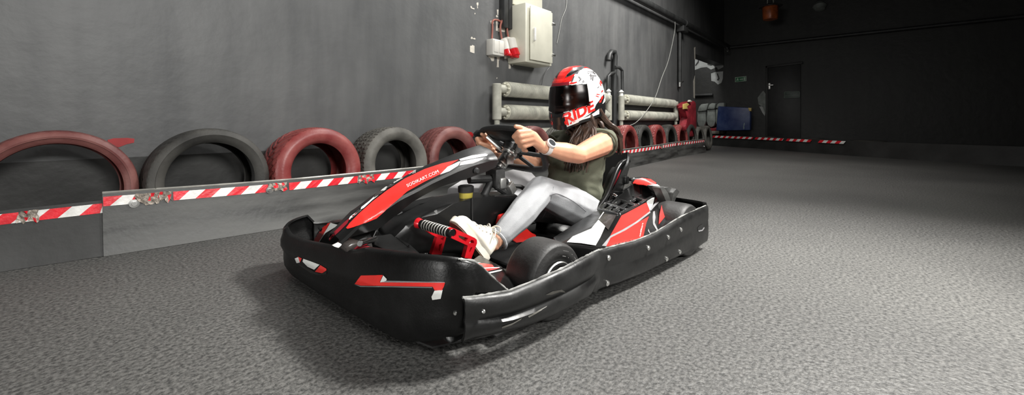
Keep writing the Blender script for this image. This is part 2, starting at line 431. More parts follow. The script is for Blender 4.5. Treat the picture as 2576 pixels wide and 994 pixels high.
onwall([[(1168, 331), (1185, 332), (1192, 338), (1188, 346), (1176, 341)]], M['reddab'], 'red_paint_dab')
q = lambda p: z3(p, 4.519, 1160, 0)
chips = [q([(178, 28), (195, 30), (194, 60), (186, 66), (190, 95), (181, 95), (180, 62), (173, 45)]),
 q([(105, 68), (118, 70), (122, 88), (150, 95), (150, 108), (128, 102), (108, 92)]), q(blotch(155, 155, 7, 9)),
 q([(405, 108), (424, 110), (420, 170), (410, 172)]), q(blotch(405, 185, 11, 18)), q([(396, 215), (412, 215), (414, 350), (394, 350)]),
 q(blotch(345, 250, 14, 20)), q(blotch(362, 262, 10, 8)), q([(445, 195), (480, 205), (488, 180), (490, 225), (468, 222)]), q(blotch(445, 243, 16, 11)),
 q(blotch(120, 430, 11, 14)), q(blotch(150, 440, 13, 9)), q([(100, 520), (122, 520), (125, 510), (150, 522), (150, 605), (130, 602), (100, 590)]),
 q([(328, 560), (340, 578), (372, 590), (378, 640), (370, 695), (345, 695), (330, 660), (312, 655), (305, 610)]),
 q([(405, 590), (440, 595), (440, 655), (426, 700), (428, 765), (404, 765), (408, 720)]),
 q([(520, 620), (545, 640), (562, 690), (562, 780), (540, 782), (540, 730)]), q(blotch(583, 738, 10, 12)),
 q([(418, 320), (500, 322), (498, 365), (418, 360)]), q([(484, 640), (525, 640), (522, 668), (488, 668)]), q(blotch(405, 890, 5, 8)), q(blotch(575, 330, 18, 8)), q(blotch(517, 312, 14, 12))]
onwall(chips, M['chip'], 'bare_paint_chips')
onwall([[(1705, 278), (1712, 281), (1714, 285), (1703, 284)]], M['chip'], 'bare_paint_chips')
# ---- crumbled edge of the doorway
onwall([[(1744, 205), (1748, 190), (1748, 248), (1745, 246)], [(1746, 120), (1749, 118), (1749, 150), (1747, 150)]], M['chip'], 'chipped_corner_plaster')
# ---- mural in the alcove
AY = WY+1.5
qq = lambda p: z3(p, 2.762, 1680, 60)
def onfar(polys, m, name, x=14.996):
    for p in polys:
        bm = bmesh.new(); prism(bm, [W(u, v, x=x) for u, v in p], (.004, 0, 0)); obj(name, bm, m, bpy.data.objects['wall_far'], smooth=False)
onfar([qq([(150, 150), (230, 150), (385, 250), (385, 300), (350, 318), (338, 300), (322, 308), (300, 318), (270, 300), (230, 305), (165, 330)]),
        qq([(300, 345), (330, 335), (384, 330), (382, 380), (372, 410), (348, 422), (326, 402), (302, 396)])], M['mural'], 'mural_paint')
onfar([qq([(218, 190), (226, 190), (215, 270), (192, 296), (190, 286), (207, 262)]), qq([(275, 275), (300, 283), (322, 270), (310, 245), (318, 243), (330, 272), (302, 292), (275, 284)]),
        qq([(340, 345), (347, 345), (360, 380), (352, 395), (340, 390), (350, 378)]), qq([(192, 236), (262, 226), (270, 212), (276, 216), (266, 232), (192, 243)])], M['pipe'], 'mural_outline', 14.99)
# ---------------------------------------------------------------- pipes and wires
def run(name, label, cat, pts, r, m, seg=14, smooth=0, parent=None, group=None):
    bm = bmesh.new(); P = spline(pts, smooth) if smooth else pts
    tube(bm, P, r, seg); o = obj(name, bm, m, parent)
    if not parent: tag(o, label, cat, group)
    return o
PH = 3.18
pp = empty('heating_pipe', 'long dark pipe running high along the grey wall towards the far corner', 'pipe', (4, WY-.16, PH))
bm = bmesh.new(); tube(bm, [(2.8, 0, 0), (10.95, 0, 0)], .072, 18); obj('pipe_run', bm, M['pipe'], pp)
p = W(1722, 64, y=WY-.16)
bm = bmesh.new(); cyl(bm, (p.x-4-.05, 0, 0), (p.x-4+.05, 0, 0), .095); obj('pipe_collar', bm, M['pipe'], pp)
bm = bmesh.new(); box(bm, (p.x-4, .05, -.14), (.34, .18, .14), .01); obj('bracket', bm, M['pipe'], pp)
bm = bmesh.new(); cyl(bm, (10.7, 0, -.12), (10.95, 0, -.2), .05); obj('pipe_clip', bm, M['alu'], pp)
a = W(1710, 75, y=WY-.07); b = W(1704, 205, y=WY-.07)
dp = empty('down_pipe', 'thin dark drop pipe under the pipe bracket on the grey wall', 'pipe', (a.x, WY-.07, b.z))
bm = bmesh.new(); tube(bm, [(0, 0, a.z-b.z), (0, 0, 0)], .045, 14); obj('pipe_run', bm, M['pipe'], dp)
bm = bmesh.new(); cyl(bm, (0, 0, 0), (0, 0, -.12), .035); cyl(bm, (0, -.02, -.02), (.1, -.05, .02), .02); obj('tap', bm, M['alu'], dp, label='small bare metal tap')
fp = W(1960, 122, x=14.85)
run('wall_pipe', 'dark pipe running across the black far wall above the door', 'pipe', [(14.85, WY-.1, PH-.02), (14.85, -8, PH-.02)], .05, M['pipe'])
run('alcove_pipe', 'dark pipe crossing the alcove wall under the pale mural', 'pipe', [(14.94, 3.95, 1.66), (14.94, 5.1, 1.66)], .05, M['pipe'])
# black risers between the two radiators
def wallpath(pts, y): return [W(u, v, y=y) for u, v in pts]
run('riser_pipe', 'tall black riser pipe with hooked top on wall between the two radiators', 'pipe', wallpath([(1531, 152), (1533, 138), (1538, 130), (1546, 131), (1548, 142), (1546, 200), (1545, 330)], WY-.07), .045, M['pipe'], 14)
run('riser_pipe', 'thin black pipe bending down from the riser to the left radiator valve', 'pipe', wallpath([(1545, 183), (1535, 186), (1530, 192), (1529, 232)], WY-.1), .03, M['pipe'], 12)
run('riser_pipe', 'thin black pipe bending down from the riser to the right radiator valve', 'pipe', wallpath([(1547, 169), (1558, 170), (1565, 178), (1566, 234)], WY-.1), .03, M['pipe'], 12)
run('loose_wire', 'thin pale wire sagging down the wall across the right radiator', 'wire', wallpath([(1698, 55), (1697, 80), (1682, 150), (1665, 195), (1648, 245), (1622, 285), (1600, 308), (1583, 316)], WY-.24), .006, M['wire'], 6, 6)
run('loose_wire', 'thin pale wire hanging beside the cream cabinet from above', 'wire', wallpath([(1426, -6), (1424, 20), (1413, 48), (1407, 80), (1401, 109)], WY-.012), .0045, M['wire'], 6, 6)
run('loose_wire', 'thin black cable drooping under the cream cabinet to the radiator', 'wire', wallpath([(1384, 168), (1374, 180), (1366, 196), (1363, 212), (1359, 218)], WY-.03), .006, M['pipe'], 6, 6)
# conduit left of the cabinet
p0 = W(1273, 72, y=WY-.05)
cd = empty('cable_conduit', 'black vertical cable conduit on the wall left of cream cabinet', 'conduit', p0)
bm = bmesh.new(); box(bm, (-.04, 0, .65), (.085, .09, 1.3), .01); obj('conduit_trunk', bm, M['pipe'], cd)
bm = bmesh.new(); box(bm, (.055, .005, .65), (.07, .08, 1.3), .01); obj('conduit_trunk', bm, M['doordark'], cd)
# ---------------------------------------------------------------- electric cabinet
cy = 3.3; a = W(1325, 155, y=cy); b = W(1391, 100, y=cy); zt = W(1325, 4.5, y=cy).z
cb = empty('electric_cabinet', 'cream metal electric cabinet with a handle on the dark grey wall', 'cabinet', ((a.x+b.x)/2, WY, a.z))
w, h, d = b.x-a.x, zt-a.z, WY-cy
bm = bmesh.new(); box(bm, (0, -d/2+.01, h/2), (w, d-.02, h), .012); obj('body', bm, M['cream'], cb)
bm = bmesh.new(); box(bm, (0.02, -d-.004, h/2), (w-.09, .016, h-.07), .006); dr = obj('door', bm, M['cream'], cb)
bm = bmesh.new(); box(bm, (-w/2+.13, -d-.03, h*.48), (.028, .035, .17), .01); box(bm, (-w/2+.13, -d-.018, h*.40), (.022, .02, .05), .006); obj('handle', bm, M['tapewhite'], dr)
for k in (.2, .76):
    bm = bmesh.new(); box(bm, (w/2-.005, -d-.01, h*k), (.075, .03, .032), .006); obj('hinge', bm, M['alu'], cb)
e = W(1362, 3, y=WY-.02); f = W(1288, 3, y=WY-.02)
bm = bmesh.new(); box(bm, (0, 0, .36), (e.x-f.x, .035, .8), .008)
bp = obj('backing_board', bm, M['cream'], None); bp.location = ((e.x+f.x)/2, WY-.02, W(1340, 20, y=WY-.02).z)
tag(bp, 'cream board on the wall above and behind the electric cabinet', 'board')
# ---------------------------------------------------------------- sockets
s0 = W(1246, 121, y=WY-.06)
so = empty('junction_box', 'white double switch box left of the red sockets on the wall', 'switch', s0)
bm = bmesh.new(); box(bm, (0, 0, 0), (.215, .12, .2), .012); obj('casing', bm, M['socket'], so)
for k in (-.05, .05):
    bm = bmesh.new(); box(bm, (k, -.062, 0.01), (.085, .012, .15), .005); obj('rocker', bm, M['socket'], so)
bm = bmesh.new(); tube(bm, spline([(-.02, .04, .1), (-.02, .03, .25), (-.015, .03, .34), (.06, .03, .37), (.2, .03, .35)], 6), .012, 10); obj('supply_cable', bm, M['cable'], so)
for i, (u, v, rr, lab) in enumerate([(1267, 122, .047, 'smaller red and white power socket between the switch box and the larger socket'), (1284, 121, .07, 'larger red and white power socket beside the cream cabinet')]):
    s1 = W(u, v, y=WY-.08); so = empty('power_socket', lab, 'socket', s1, group=None)
    k = rr/.085; dn = Vector((.10, -.35, -1)).normalized()
    bm = bmesh.new(); box(bm, (0, .03, .05), (.16*k, .1, .22*k), .02); cyl(bm, Vector((0, -.02, .07))-dn*.05, Vector((0, -.02, .03))+dn*.06, rr); obj('housing', bm, M['socket'], so)
    bm = bmesh.new(); p1 = Vector((0, -.02, .03))+dn*.05; cyl(bm, p1, p1+dn*.13*k, rr*.95, 20, rr*1.02); box(bm, p1+dn*.13*k+Vector((0, -.02, 0)), (rr*1.5, .05, .04), .012); obj('socket_cap', bm, M['redmetal'], so, label='red hinged socket cap')
    bm = bmesh.new(); tube(bm, spline([(0, .03, .12), (-.03, .03, .28), (.02*i+.04, .03, .42), (.09-.06*i, .03, .55)], 6), .013, 10); obj('supply_cable', bm, M['cable'], so)
# ---------------------------------------------------------------- radiators
def radiator(name, label, u0, u1, tops, valves):
    y = WY-.12; xa = W(u0, 240, y=y).x; xb = W(u1, 260, y=y).x
    r = empty(name, label, 'radiator', (xa, y, 0), group='finned tube radiators on the long wall'); L = xb-xa; R = .098
    for z in tops:
        bm = bmesh.new(); n = int(L/.03); prof = []
        x0, x1 = .16, L-.16
        N = int((x1-x0)/.022); prof = [(.05, 0)]
        for i in range(N): prof += [(R, .003+i*.022), (R, .011+i*.022), (R-.007, .013+i*.022), (R-.007, .020+i*.022)]
        prof.append((.05, N*.022)); lathe(bm, prof, axis_mx((x0, 0, z), (1, 0, 0)), 28)
        ft = obj('finned_tube', bm, M['rad'], r, angle=50)
        for sa, sb in ((0, x0+.01), (x1-.01, L)):
            bm = bmesh.new(); cyl(bm, (sa, 0, z), (sb, 0, z), .055); obj('end_stub', bm, M['rad'], ft)
        for xx in (x0-.005, x1-.02):
            bm = bmesh.new(); cyl(bm, (xx, 0, z), (xx+.025, 0, z), R*.92, 24)
            for k in range(8): box(bm, (xx-.012, .07*math.cos(2*PI*k/8), z+.07*math.sin(2*PI*k/8)), (.03, .022, .022), .004)
            obj('end_flange', bm, M['cream'], ft)
    zt = tops[0]; zb = tops[1]
    for xx in (0, L):
        bm = bmesh.new(); cyl(bm, (xx, 0, zb-.1), (xx, 0, zt+.06), .058, 20); obj('header_pipe', bm, M['rad'], r)
        bm = bmesh.new(); cyl(bm, (xx, 0, .02), (xx, 0, zb-.06), .034, 16); obj('leg', bm, M['rad'], r)
    for xx in valves(L):
        bm = bmesh.new(); cyl(bm, (xx, 0, zt+.04), (xx, 0, zt+.13), .04, 16, .03); cyl(bm, (xx, 0, zt+.12), (xx, 0, zt+.17), .05, 16, .02); obj('valve_cap', bm, M['tapewhite'], r)
    return r
radiator('finned_radiator', 'cream finned tube radiator behind the driver, under the electric cabinet', 1250, 1531, (1.155, .865, .56), lambda L: (L,))
radiator('finned_radiator', 'cream finned tube radiator right of the black riser pipe', 1563, 1700, (1.17, .87), lambda L: (0,))
# ---------------------------------------------------------------- tyres along the wall
def tyre_mesh(name, R, ri, w, pattern, m, seg=150):
    hw = w/2; prof = []
    prof += [(ri, -hw*.72), (ri+.012, -hw*.86), (ri+.03, -hw*.93), ((ri+R)/2, -hw*1.0), (R-.048, -hw*.97), (R-.024, -hw*.90), (R-.013, -hw*.83)]
    i0 = len(prof); NT = 26
    for k in range(NT+1): prof.append((R-.010*abs(2*k/NT-1)**2.5, hw*.80*(2*k/NT-1)))
    i1 = len(prof)
    prof += [(R-.013, hw*.83), (R-.024, hw*.90), (R-.048, hw*.97), ((ri+R)/2, hw), (ri+.03, hw*.93), (ri+.012, hw*.86), (ri, hw*.72), (ri+.006, hw*.66)]
    prof += [((ri+R)/2, hw*.86), (R-.022, hw*.72), (R-.018, 0), (R-.022, -hw*.72), ((ri+R)/2, -hw*.86), (ri+.006, -hw*.66)]
    def disp(a, j, r, z):
        if i0 <= j < i1: return -pattern(a, (j-i0)/(i1-i0-1)*2-1)
        return 0
    bm = bmesh.new(); lathe(bm, prof, Matrix.Identity(4), seg, disp, closed=True)
    me = bpy.data.meshes.new(name); bmesh.ops.recalc_face_normals(bm, faces=bm.faces); bm.to_mesh(me); bm.free()
    return me
def fr(x): return x-math.floor(x)
def p_vee(a, t): return .013 if fr(a*34/(2*PI)+abs(t)*1.7) < .3 or abs(t) < .06 else 0
def p_fine(a, t): return .005 if (abs(abs(t)-.35) < .05 or abs(t) < .04 or (abs(t) > .45 and fr(a*46/(2*PI)+t*.9) < .22)) else 0
def p_block(a, t): return .007 if (abs(abs(t)-.22) < .06 or abs(abs(t)-.62) < .05 or fr(a*52/(2*PI)+(.5 if abs(t) > .45 else 0)+t*.5) < .26) else 0
def p_rib(a, t): return .006 if (abs(abs(t)-.5) < .06 or abs(t) < .06 or fr(a*40/(2*PI)+t*1.1) < .22) else 0
TW = [.24, .30, .36, .34, .33]
TM = [tyre_mesh('tyre', .345, .27, TW[0], p_fine, None, 170), tyre_mesh('tyre', .347, .248, TW[1], p_fine, None, 180), tyre_mesh('tyre', .345, .215, TW[2], p_vee, None, 230),
      tyre_mesh('tyre', .345, .218, TW[3], p_block, None, 230), tyre_mesh('tyre', .345, .213, TW[4], p_rib, None, 200),
      tyre_mesh('tyre', .345, .22, .24, p_vee, None, 170), tyre_mesh('tyre', .345, .225, .23, p_block, None, 170)]
TLAB = ['large smooth red-painted tyre at the left edge of the picture',
 'low-profile black tyre, second in the row from the left',
 'red tyre with deep V tread, third in the row from the left',
 'dusty grey tyre with block tread between two red tyres, left of the kart nose',
 'dull red tyre with ribbed tread just left of the steering wheel',
 'black tyre hidden behind the steering wheel',
 'red tyre seen under the driver\'s raised hand',
 'grey tyre seen between the driver\'s wrist and chin',
 'red tyre behind the driver\'s shoulders',
 'grey-black tyre just behind the driver\'s hair',
 'first red tyre in view right of the driver\'s back',
 'first black tyre right of the driver, between two red tyres',
 'second red tyre right of the driver\'s back',
 'second black tyre right of the driver, below the right radiator',
 'third and last red tyre right of the driver, below the right radiator\'s end',
 'black tyre next to the last red one at the far end of the row',
 'small grey tyre squeezed second from the far end of the row',
 'grey tyre ending the row at the corner of the taped barrier']
TMAT = {}
for k in range(18):
    src = TM[k] if k < 5 else TM[5 if k % 2 == 0 else 6]
    mk = 'tgrey' if k in (3, 7, 16, 17) else ('tblack' if k % 2 else ('tred2' if k in (2, 10, 12, 14) else 'tred'))
    if k == 17: mk = 'tgrey'
    key = (src.name, mk)
    if key not in TMAT:
        c = src.copy(); c.materials.append(M[mk]); c.polygons.foreach_set('use_smooth', [True]*len(c.polygons)); c.set_sharp_from_angle(angle=math.radians(38)); TMAT[key] = c
    o = bpy.data.objects.new('tyre', TMAT[key]); COL.objects.link(o)
    x = .46+.6865*k-.343; R = .345; sc = .99
    if k == 16: x -= .12; sc = .9
    if k == 17: x -= .12; sc = .93
    lean = math.radians(3.5)
    o.rotation_mode = 'XYZ'; o.rotation_euler = (PI/2-lean, 0, 0)
    # spin each about its axle so that the treads differ
    o.rotation_euler = (Matrix.Rotation(PI/2-lean, 3, 'X') @ Matrix.Rotation(k*PI/2, 3, 'Z')).to_euler()
    wy = TW[k]/2 if k < 5 else .12
    o.scale = (sc, sc, sc)
    o.location = (x, (3.295+wy if k == 0 else 3.215+wy if k == 1 else 3.175+wy) if k < 5 else (3.30 if k < 16 else 3.27), R*sc*math.cos(lean)+wy*math.sin(lean))
    tag(o, TLAB[k], 'tyre', 'tyres along the long wall')
# ---------------------------------------------------------------- belt barriers with hazard tape
def barrier(label, ys, zs, x0, x1, tapes, foils, bolts, m='belt', strip=True, lean=.03):
    r = empty('belt_barrier', label, 'barrier', (x0, lerp(ys, x0), 0), group='rubber belt barriers with hazard tape')
    o0 = Vector((x0, lerp(ys, x0), 0)); n = max(4, int((x1-x0)/.06)); rows = []
    def pt(x, f, off=0): return Vector((x, lerp(ys, x)+lean*f-off+.012*math.sin(x*2.3)*f, lerp(zs, x)*f))-o0
    for i in range(n+1):
        x = x0+(x1-x0)*i/n
        rows.append([pt(x, f)+Vector((0, (-.02*(1-f)**3 if f < 1 else 0), 0)) for f in (0, .15, .35, .6, .85, 1)])
    sheet('belt', rows, .012, M[m], r, off=0)
    if strip:
        bm = bmesh.new()
        tube(bm, [pt(x0+(x1-x0)*i/n, 1, -.006)+Vector((0, 0, .004)) for i in range(n+1)], .0075, 6); obj('edge_strip', bm, M['strip'], r)
    per, sk = .158, .052; EO = .0085
    for (ta, tb) in tapes:
        bm = bmesh.new(); k = 0; mi = []
        fa = lambda x: 1-.016/lerp(zs, x); fb = lambda x: 1-.068/lerp(zs, x)
        xs = ta-sk; e = EO
        while xs < tb:
            for q in (0, 1):
                for j in range(3):
                    l = xs+per*.5*q+per/6*j; h_ = l+per/6
                    c4 = [(max(ta, min(tb, l)), 0), (max(ta, min(tb, h_)), 0), (max(ta, min(tb, h_+sk)), 1), (max(ta, min(tb, l+sk)), 1)]
                    if c4[1][0]-c4[0][0] < 1e-4 and c4[2][0]-c4[3][0] < 1e-4: continue
                    vs = [bm.verts.new(pt(x, fa(x) if t else fb(x), e+.0015*random.random())+Vector((0, 0, 0))) for x, t in c4]
                    f = bm.faces.new(vs); f.material_index = q
            xs += per
        bmesh.ops.remove_doubles(bm, verts=bm.verts, dist=.0022)
        obj('hazard_tape', bm, [M['tapered'], M['tapewhite']], r, smooth=False)
    for (fa_, fb_) in foils:
        bm = bmesh.new(); nx = 9; g = []
        for i in range(nx):
            x = fa_+(fb_-fa_)*i/(nx-1); top = 1-.012/lerp(zs, x); bot = 1-random.uniform(.05, .085)/lerp(zs, x)
            g.append([pt(x+random.uniform(-.006, .006), top+(bot-top)*t+random.uniform(-.008, .008), random.uniform(.009, .02)) for t in (0, .33, .66, 1)])
        fs = grid(bm, g)
        for f in fs: f.material_index = random.choice([0, 0, 1, 0, 0])
        obj('torn_tape', bm, [M['foil'], M['tapered'], M['tapewhite']], r, smooth=False)
    for x, f in bolts:
        bm = bmesh.new(); c = pt(x, f, .012); lathe(bm, [(0, -.012), (.012, -.012), (.013, -.004), (.024, -.003), (.025, .006), (0, .006)], axis_mx(c, (0, 1, 0)), 18); obj('bolt', bm, M['alu'], r)
    return r
barrier('short dark belt barrier at the left edge, red and white tape on top', [(-.7, 3.31), (.0, 3.25), (.3, 3.21)], [(-.7, .285), (.3, .30)], -.7, .33, [(-.7, .29)], [(-.02, .05)], [], m='beltdark', strip=False)
def xb(u, y=3.15): return W(u, 450, y=y).x
barrier('long belt barrier left of the kart, torn red and white tape along top', [(.29, 3.2), (1.24, 3.09), (2.4, 3.05), (3.7, 3.02)], [(.29, .337), (.8, .327), (1.24, .323), (2.4, .325), (3.7, .32)], .285, 3.7,
        [(.287, xb(345)), (xb(440), xb(672)), (xb(722), xb(890)), (xb(926), 3.7)], [(xb(345), xb(400)), (xb(395), xb(437)), (xb(672), xb(716)), (xb(890), xb(928))], [(xb(342), .80), (xb(675), .83)])
barrier('belt barrier behind and right of the driver with slanting tape on top', [(3.75, 2.98), (6.0, 2.93), (9.03, 3.08)], [(3.75, .31), (6, .295), (9.03, .31)], 3.72, 9.02, [(3.8, 5.9), (6.15, 9.0)], [(5.86, 6.0), (7.9, 8.1)], [])
barrier('last short belt barrier at the far end of the tyre row', [(9.03, 3.08), (10.9, 3.05)], [(9.03, .31), (10.9, .323)], 9.04, 10.9, [(9.06, 10.86)], [(9.3, 9.45)], [(10.8, .45)])
# ---------------------------------------------------------------- the far end
def wquad(name, label, cat, pxs, x, th, m, bev=.01, parent=None):   # upright board facing the room
    P = [W(u, v, x=x) for u, v in pxs]; bm = bmesh.new(); prism(bm, P, (th, 0, 0), bev); o = obj(name, bm, m, parent)
    if label: tag(o, label, cat)
    return o
def fartext(name, body, p0, p1, h, x, m, parent):
    me = textmesh(body); bm = bmesh.new(); bm.from_mesh(me); me2 = None
    xs = [v.co.x for v in bm.verts]; x0, x1, y1 = min(xs), max(xs), max(v.co.y for v in bm.verts)
    for v in bm.verts:
        t = (v.co.x-x0)/(x1-x0); q = W(p0[0]+(p1[0]-p0[0])*t, p0[1]+(p1[1]-p0[1])*t-v.co.y/y1*h, x=x); v.co = q
    return obj(name, bm, m, parent, smooth=False)
XF = 14.99
ex = wquad('exit_sign', 'small green exit sign with running figure high on the black far wall', 'sign', [(1849, 194.5), (1877.5, 191.5), (1877.5, 204), (1849, 207)], XF-.03, .03, M['signpale'], .004)
wquad('sign_face', None, None, [(1850.5, 195.8), (1876.2, 193), (1876.2, 202.8), (1850.5, 205.7)], XF-.036, .008, M['green'], .001, ex)
for nm, pg in (('running_figure', [[(1854, 198), (1856, 196.5), (1857, 198.5), (1859, 200), (1856.8, 200.3), (1858, 203), (1856.5, 203.5), (1854.8, 201), (1853, 204), (1852, 203.4), (1853.6, 200)]]),
               ('arrow', [[(1861, 198.8), (1867, 198.2), (1867, 197), (1869.5, 199.3), (1867, 201.7), (1867, 200.4), (1861, 200.8)]]), ('door_symbol', [[(1871, 195.2), (1874.6, 194.8), (1874.6, 201.9), (1871, 202.4)]])):
    for p in pg: wquad(nm, None, None, p, XF-.042, .007, M['signpale'], 0, ex)
dv = [(1931, 170), (2010, 163), (2010, 378), (1926, 365)]
dd = wquad('door_1', None, None, [(1931, 171), (2014, 160), (2014, 372), (1931, 357)], XF-.05, .05, M['doordark'], .008); structure(dd)
wquad('door_frame', None, None, [(1926, 166), (1931, 165.5), (1931, 357), (1926, 356)], XF-.09, .09, M['walldark'], .006, dd)
wquad('door_frame', None, None, [(1926, 166), (2019, 154), (2019, 160), (1926, 171.5)], XF-.09, .09, M['walldark'], .006, dd)
bm = bmesh.new(); c = W(1935, 217, x=XF-.07); box(bm, c, (.03, .07, .2), .012); box(bm, c+Vector((-.03, -.04, .03)), (.03, .16, .03), .01); obj('door_handle', bm, M['alu'], dd)
sg = wquad('door_sign', 'dull green evacuation exit sign on the black far door', 'sign', [(1972, 230), (2013, 229), (2012, 246), (1971.5, 248)], XF-.075, .02, M['dullgreen'], .003)
for pg in ([(1973, 231), (2012, 230), (2012, 231), (1973, 232)], [(1972.5, 246.2), (2011.2, 244.4), (2011.2, 245.2), (1972.5, 247)], [(1973, 231), (1974, 231), (1973.4, 247), (1972.4, 247)], [(2011, 230), (2012, 230), (2011.4, 245), (2010.4, 245)]):
    wquad('sign_border', None, None, pg, XF-.079, .005, M['greypad'], 0, sg)
fartext('sign_lettering', 'WYJŚCIE', (1979, 237.6), (2006, 236.8), 4.2, XF-.08, M['greypad'], sg)
fartext('sign_lettering', 'EWAKUACYJNE', (1975, 243.6), (2009, 242.4), 3.6, XF-.08, M['greypad'], sg)
for i, pg in enumerate([[(1920, 228), (1926, 236), (1926, 290), (1919, 270), (1908, 262), (1906, 246), (1913, 236)], [(1910, 268), (1924, 267), (1924, 292), (1918, 284)]]):
    P = [W(u, v, x=14.995) for u, v in pg]; bm = bmesh.new(); prism(bm, P, (.004, 0, 0)); obj('wall_paint_patch', bm, M['greypad'] if i == 0 else M['mural'], bpy.data.objects['wall_far'], smooth=False)
# padding round the end of the long wall
a = W(1735, 300, y=3.3)
rp = empty('padded_post', 'crumpled red padded post at the wall end beside the last tyres', 'padding', (a.x, 3.3, 0))
def rel(pts, o, y): return [W(u, v, y=y)-Vector(o) for u, v in pts]
oo = rp.location
bm = bmesh.new(); prism(bm, rel([(1722, 266), (1733, 256), (1749, 253), (1752, 258), (1754, 325), (1748, 345), (1728, 345), (1730, 318), (1737, 300), (1731, 285)], oo, 3.25), (0, .22, 0), .05)
obj('padding_front', bm, M['redpad'], rp)
bm = bmesh.new(); prism(bm, rel([(1719, 270), (1725, 265), (1739, 292), (1733, 318), (1726, 330), (1724, 318), (1731, 296)], oo, 3.12), (0, .14, 0), .03); obj('padding_fold', bm, M['redpad'], rp)
bm = bmesh.new(); prism(bm, rel([(1720, 262), (1730, 259), (1735, 263), (1727, 268), (1733, 275), (1728, 273), (1720, 275)], oo, 3.09), (0, .03, 0), .008); obj('tape_patch', bm, M['ochre'], rp)
bm = bmesh.new(); prism(bm, rel([(1735, 256), (1737, 251), (1741, 254), (1741, 257)], oo, 3.2), (0, .06, 0), .01); obj('torn_foam', bm, M['chip'], rp)
# grey pads standing in the alcove mouth
lobes = [([(1754, 281), (1758, 268), (1764, 262), (1782, 260), (1778, 275), (1775, 279)], [(1754, 281), (1775, 278.5), (1776, 305), (1772, 317), (1763, 322), (1756, 316), (1753, 305)]),
         ([(1779, 275), (1783, 264), (1789, 259.5), (1801, 260), (1798, 272), (1796, 275)], [(1778, 276), (1798, 274.5), (1800, 305), (1796, 317), (1788, 321), (1780, 315), (1777, 305)]),
         ([(1800, 272), (1804, 262), (1809, 259), (1822, 258), (1822, 272), (1816, 274)], [(1800, 275), (1822, 273), (1822, 305), (1819, 316), (1810, 320), (1802, 314), (1799.5, 305)])]
for i, (capp, body) in enumerate(lobes):
    xx = 14.45+.02*i
    p0 = W(body[0][0]+10, 321, x=xx)
    g = empty('folded_mat', ['grey folded mat nearest the red padded post, first of three', 'middle one of three grey folded mats beyond the tyre row', 'grey folded mat half behind the blue mat, last of three'][i], 'mat', (xx, p0.y, p0.z))
    bm = bmesh.new(); prism(bm, [W(u, v, x=xx)-g.location for u, v in body], (.2, 0, 0), .03); obj('mat_body', bm, M['greypad'], g)
    bm = bmesh.new(); prism(bm, [W(u, v, x=xx-.06)-g.location for u, v in capp], (.3, 0, 0), .03); obj('mat_flap', bm, M['greypad'], g)
P = [W(u, v, x=14.43) for u, v in [(1752, 322), (1766, 324), (1776, 320), (1786, 324), (1800, 321), (1815, 322), (1815, 329), (1750, 330)]]
bm = bmesh.new(); prism(bm, P, (.3, 0, 0), .02); tag(obj('foam_strip', bm, M['redpad'], None), 'low red foam strip under the grey folded mats', 'padding')
P = [W(u, v, x=14.4) for u, v in [(1748, 330), (1818, 329.5), (1818, 337), (1748, 338)]]
bm = bmesh.new(); prism(bm, P, (.4, 0, 0), .01); tag(obj('wooden_board', bm, M['board'], None), 'dusty beige board under the red foam strip and grey mats', 'board')
# blue mat leaning before the far wall
bmx = 14.1
P = [W(u, v, x=bmx) for u, v in [(1806, 267), (1888, 271), (1887, 328), (1801, 329)]]
g = empty('crash_mat', 'blue vinyl crash mat standing before the black far wall', 'mat', (bmx, (P[2].y+P[3].y)/2, P[2].z))
bm = bmesh.new(); prism(bm, [p-g.location for p in P], (.3, 0, 0), .03); bo = obj('cover', bm, M['blue'], g)
bm = bmesh.new(); prism(bm, [W(u, v, x=bmx-.012)-g.location for u, v in [(1882, 271), (1890, 271.5), (1889.5, 280), (1884, 279)]], (.16, 0, 0), .006); obj('corner_patch', bm, M['ochre'], g)
me = textmesh('Master'); bm = bmesh.new(); bm.from_mesh(me)
x1 = max(v.co.x for v in bm.verts)
for v in bm.verts:
    t = v.co.x/x1; v.co = W(1871+2.5*t-v.co.y*-4.5-2, 325-16*t, x=bmx-.006)-g.location
obj('mat_lettering', bm, M['signpale'], g, smooth=False)
# low barrier and tyres before the far wall
pts = [Vector((14.2, 3.8, 0)), Vector((13.4, 2.43, 0)), Vector((12.1, .7, 0)), Vector((11.3, -.6, 0)), Vector((10.7, -2.2, 0)), Vector((10.3, -4, 0))]
fb = empty('belt_barrier', 'dark belt barrier with hazard tape along the far wall', 'barrier', pts[1], group='rubber belt barriers with hazard tape')
o0 = pts[1]; sp = spline(pts, 14)
sheet('belt', [[p-o0+Vector((0, 0, z)) for z in (0, .15, .33)] for p in sp], .015, M['beltdark'], fb)
L = [0]
for a, b in zip(sp, sp[1:]): L.append(L[-1]+(b-a).length)
def far_pt(l, z):
    x = lerp([(L[i], sp[i].x) for i in range(len(sp))], l); y = lerp([(L[i], sp[i].y) for i in range(len(sp))], l)
    return Vector((x-.03, y+.012, z))-o0
for (ta, tb) in [(0.05, 1.5), (1.58, 2.5), (2.6, 3.3), (3.5, 4.1)]:
    bm = bmesh.new(); x = ta; k = 0
    while x < tb:
        q = [far_pt(x, .255), far_pt(min(x+.10, tb), .255), far_pt(min(x+.16, tb+.05), .318), far_pt(min(x+.06, tb), .318)]
        bm.faces.new([bm.verts.new(p) for p in q]).material_index = k % 2; x += .10; k += 1
    obj('hazard_tape', bm, [M['tapered'], M['tapewhite']], fb, smooth=False)
